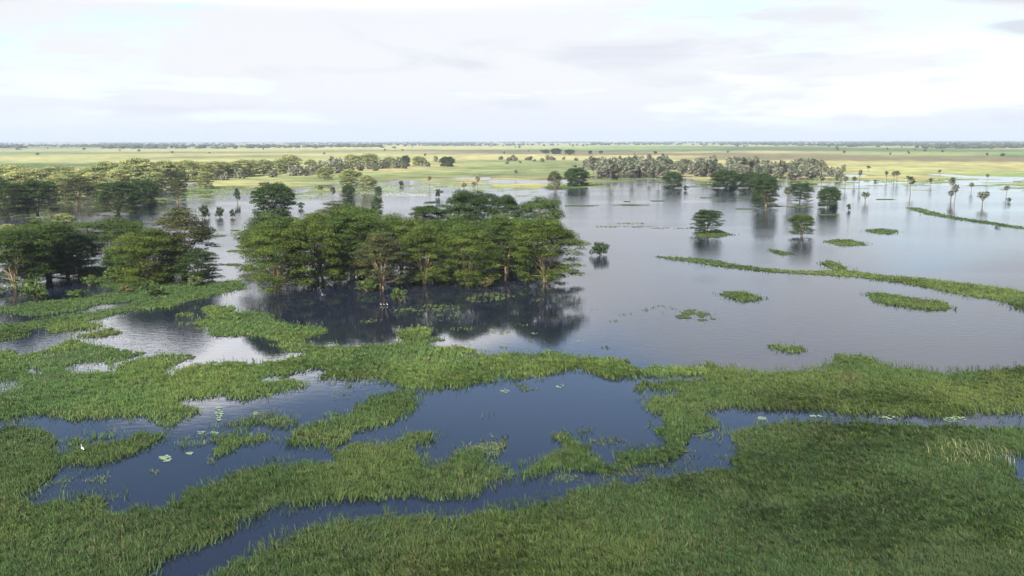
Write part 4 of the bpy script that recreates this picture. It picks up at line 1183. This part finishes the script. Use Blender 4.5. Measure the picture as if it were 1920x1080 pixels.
# ------------------------------------------------------------------ egrets
white_m = plain_mat('egret_feather', (0.80, 0.80, 0.78), (0.70, 0.70, 0.68), 8, 0.7)
beak_m = plain_mat('egret_bill', (0.55, 0.35, 0.06), (0.45, 0.28, 0.05), 8, 0.5)
legs_m = plain_mat('egret_leg', (0.05, 0.05, 0.04), (0.03, 0.03, 0.03), 8, 0.6)
body_path = np.array([(-0.34, 0, 0.34), (-0.26, 0, 0.40), (-0.12, 0, 0.47), (0.02, 0, 0.52), (0.12, 0, 0.56), (0.17, 0, 0.64), (0.14, 0, 0.74), (0.12, 0, 0.83), (0.16, 0, 0.90), (0.22, 0, 0.905), (0.27, 0, 0.89)])
body_rad = np.array([0.015, 0.06, 0.11, 0.115, 0.075, 0.04, 0.03, 0.028, 0.042, 0.036, 0.012])
Vb, Qb = tube(body_path, body_rad, 9)
egret_body = mesh('body', Vb, Qb, white_m, None, True)
Vb, Qb = tube(np.array([(0.262, 0, 0.892), (0.32, 0, 0.88), (0.38, 0, 0.865)]), np.array([0.014, 0.009, 0.002]), 6)
egret_bill = mesh('bill', Vb, Qb, beak_m, None, True)
lg = []
for s in (-1, 1):
    Vb, Qb = tube(np.array([(-0.04, 0.04 * s, 0.45), (-0.02, 0.045 * s, 0.24), (-0.05, 0.045 * s, 0.22), (-0.03, 0.05 * s, -0.05)]), np.array([0.016, 0.010, 0.010, 0.008]), 5)
    lg.append(mesh('leg', Vb, Qb, legs_m))


def egret(px, py, label, group=None, z=0.0, s=1.0):
    P = at(px, py, z)
    r = bpy.data.objects.new('egret', None)
    col.objects.link(r)
    r.location = (P[0], P[1], z)
    r.rotation_euler = (0, 0, RNG.uniform(0, 6.28))
    r.scale = (s, s, s)
    r['label'], r['category'] = label, 'bird'
    if group:
        r['group'] = group
    link('body', egret_body, r)
    link('bill', egret_bill, r)
    for q in lg:
        link('leg', q, r)


egret(155, 847, 'white egret standing alone on the grass spit in the lower left', s=0.75, z=0.36)
for px, py in [(732, 365), (736, 366), (741, 364.5), (745, 366.5), (750, 365), (754, 364), (758, 366), (763, 365), (768, 367), (773, 368), (778, 369), (784, 368), (789, 369), (747, 368), (726, 367), (795, 368)]:
    egret(px, py, 'white egret in the flock wading behind the grove', 'flock of egrets behind the grove', s=1.25)
for px, py in [(714, 573), (720, 573.5), (726, 573)]:
    egret(px, py, 'white egret wading in the dark water before the grove', 'egrets before the grove', s=0.5)
stump_m = plain_mat('wet_wood', (0.03, 0.025, 0.02), (0.05, 0.04, 0.03), 4, 0.6)
P = at(1791, 580)
Vs_, Qs_ = tube(np.array([(0, 0, -0.3), (0.02, 0, 0.1), (0.08, 0.03, 0.32), (0.20, 0.05, 0.42), (0.30, 0.05, 0.40)]), np.array([0.22, 0.20, 0.16, 0.09, 0.03]), 7)
o = link('stump', mesh('stump', Vs_, Qs_, stump_m, None, True), None, 'small dark stump in the water at the tip of the long oval island', 'stump')
o.location = (P[0], P[1], 0)

# ------------------------------------------------------------------ haze
hm, t = new_mat('haze_air')
pv = N(t, 'ShaderNodeVolumePrincipled')
pv.inputs['Color'].default_value = (0.70, 0.77, 0.89, 1)
pv.inputs['Density'].default_value = 7.5e-5
pv.inputs['Anisotropy'].default_value = 0.0
o = N(t, 'ShaderNodeOutputMaterial')
t.links.new(pv.outputs[0], o.inputs['Volume'])
x0, x1, y0, y1, z0, z1 = -120000, 120000, -400, 110000, -8, 260
V = np.array([(x, y, z) for z in (z0, z1) for y in (y0, y1) for x in (x0, x1)], float)
Q = np.array([(0, 2, 3, 1), (4, 5, 7, 6), (0, 1, 5, 4), (2, 6, 7, 3), (0, 4, 6, 2), (1, 3, 7, 5)])
link('haze', mesh('haze', V, Q, hm), None, 'pale blue haze in the air over the plain', 'haze', None, 'stuff')
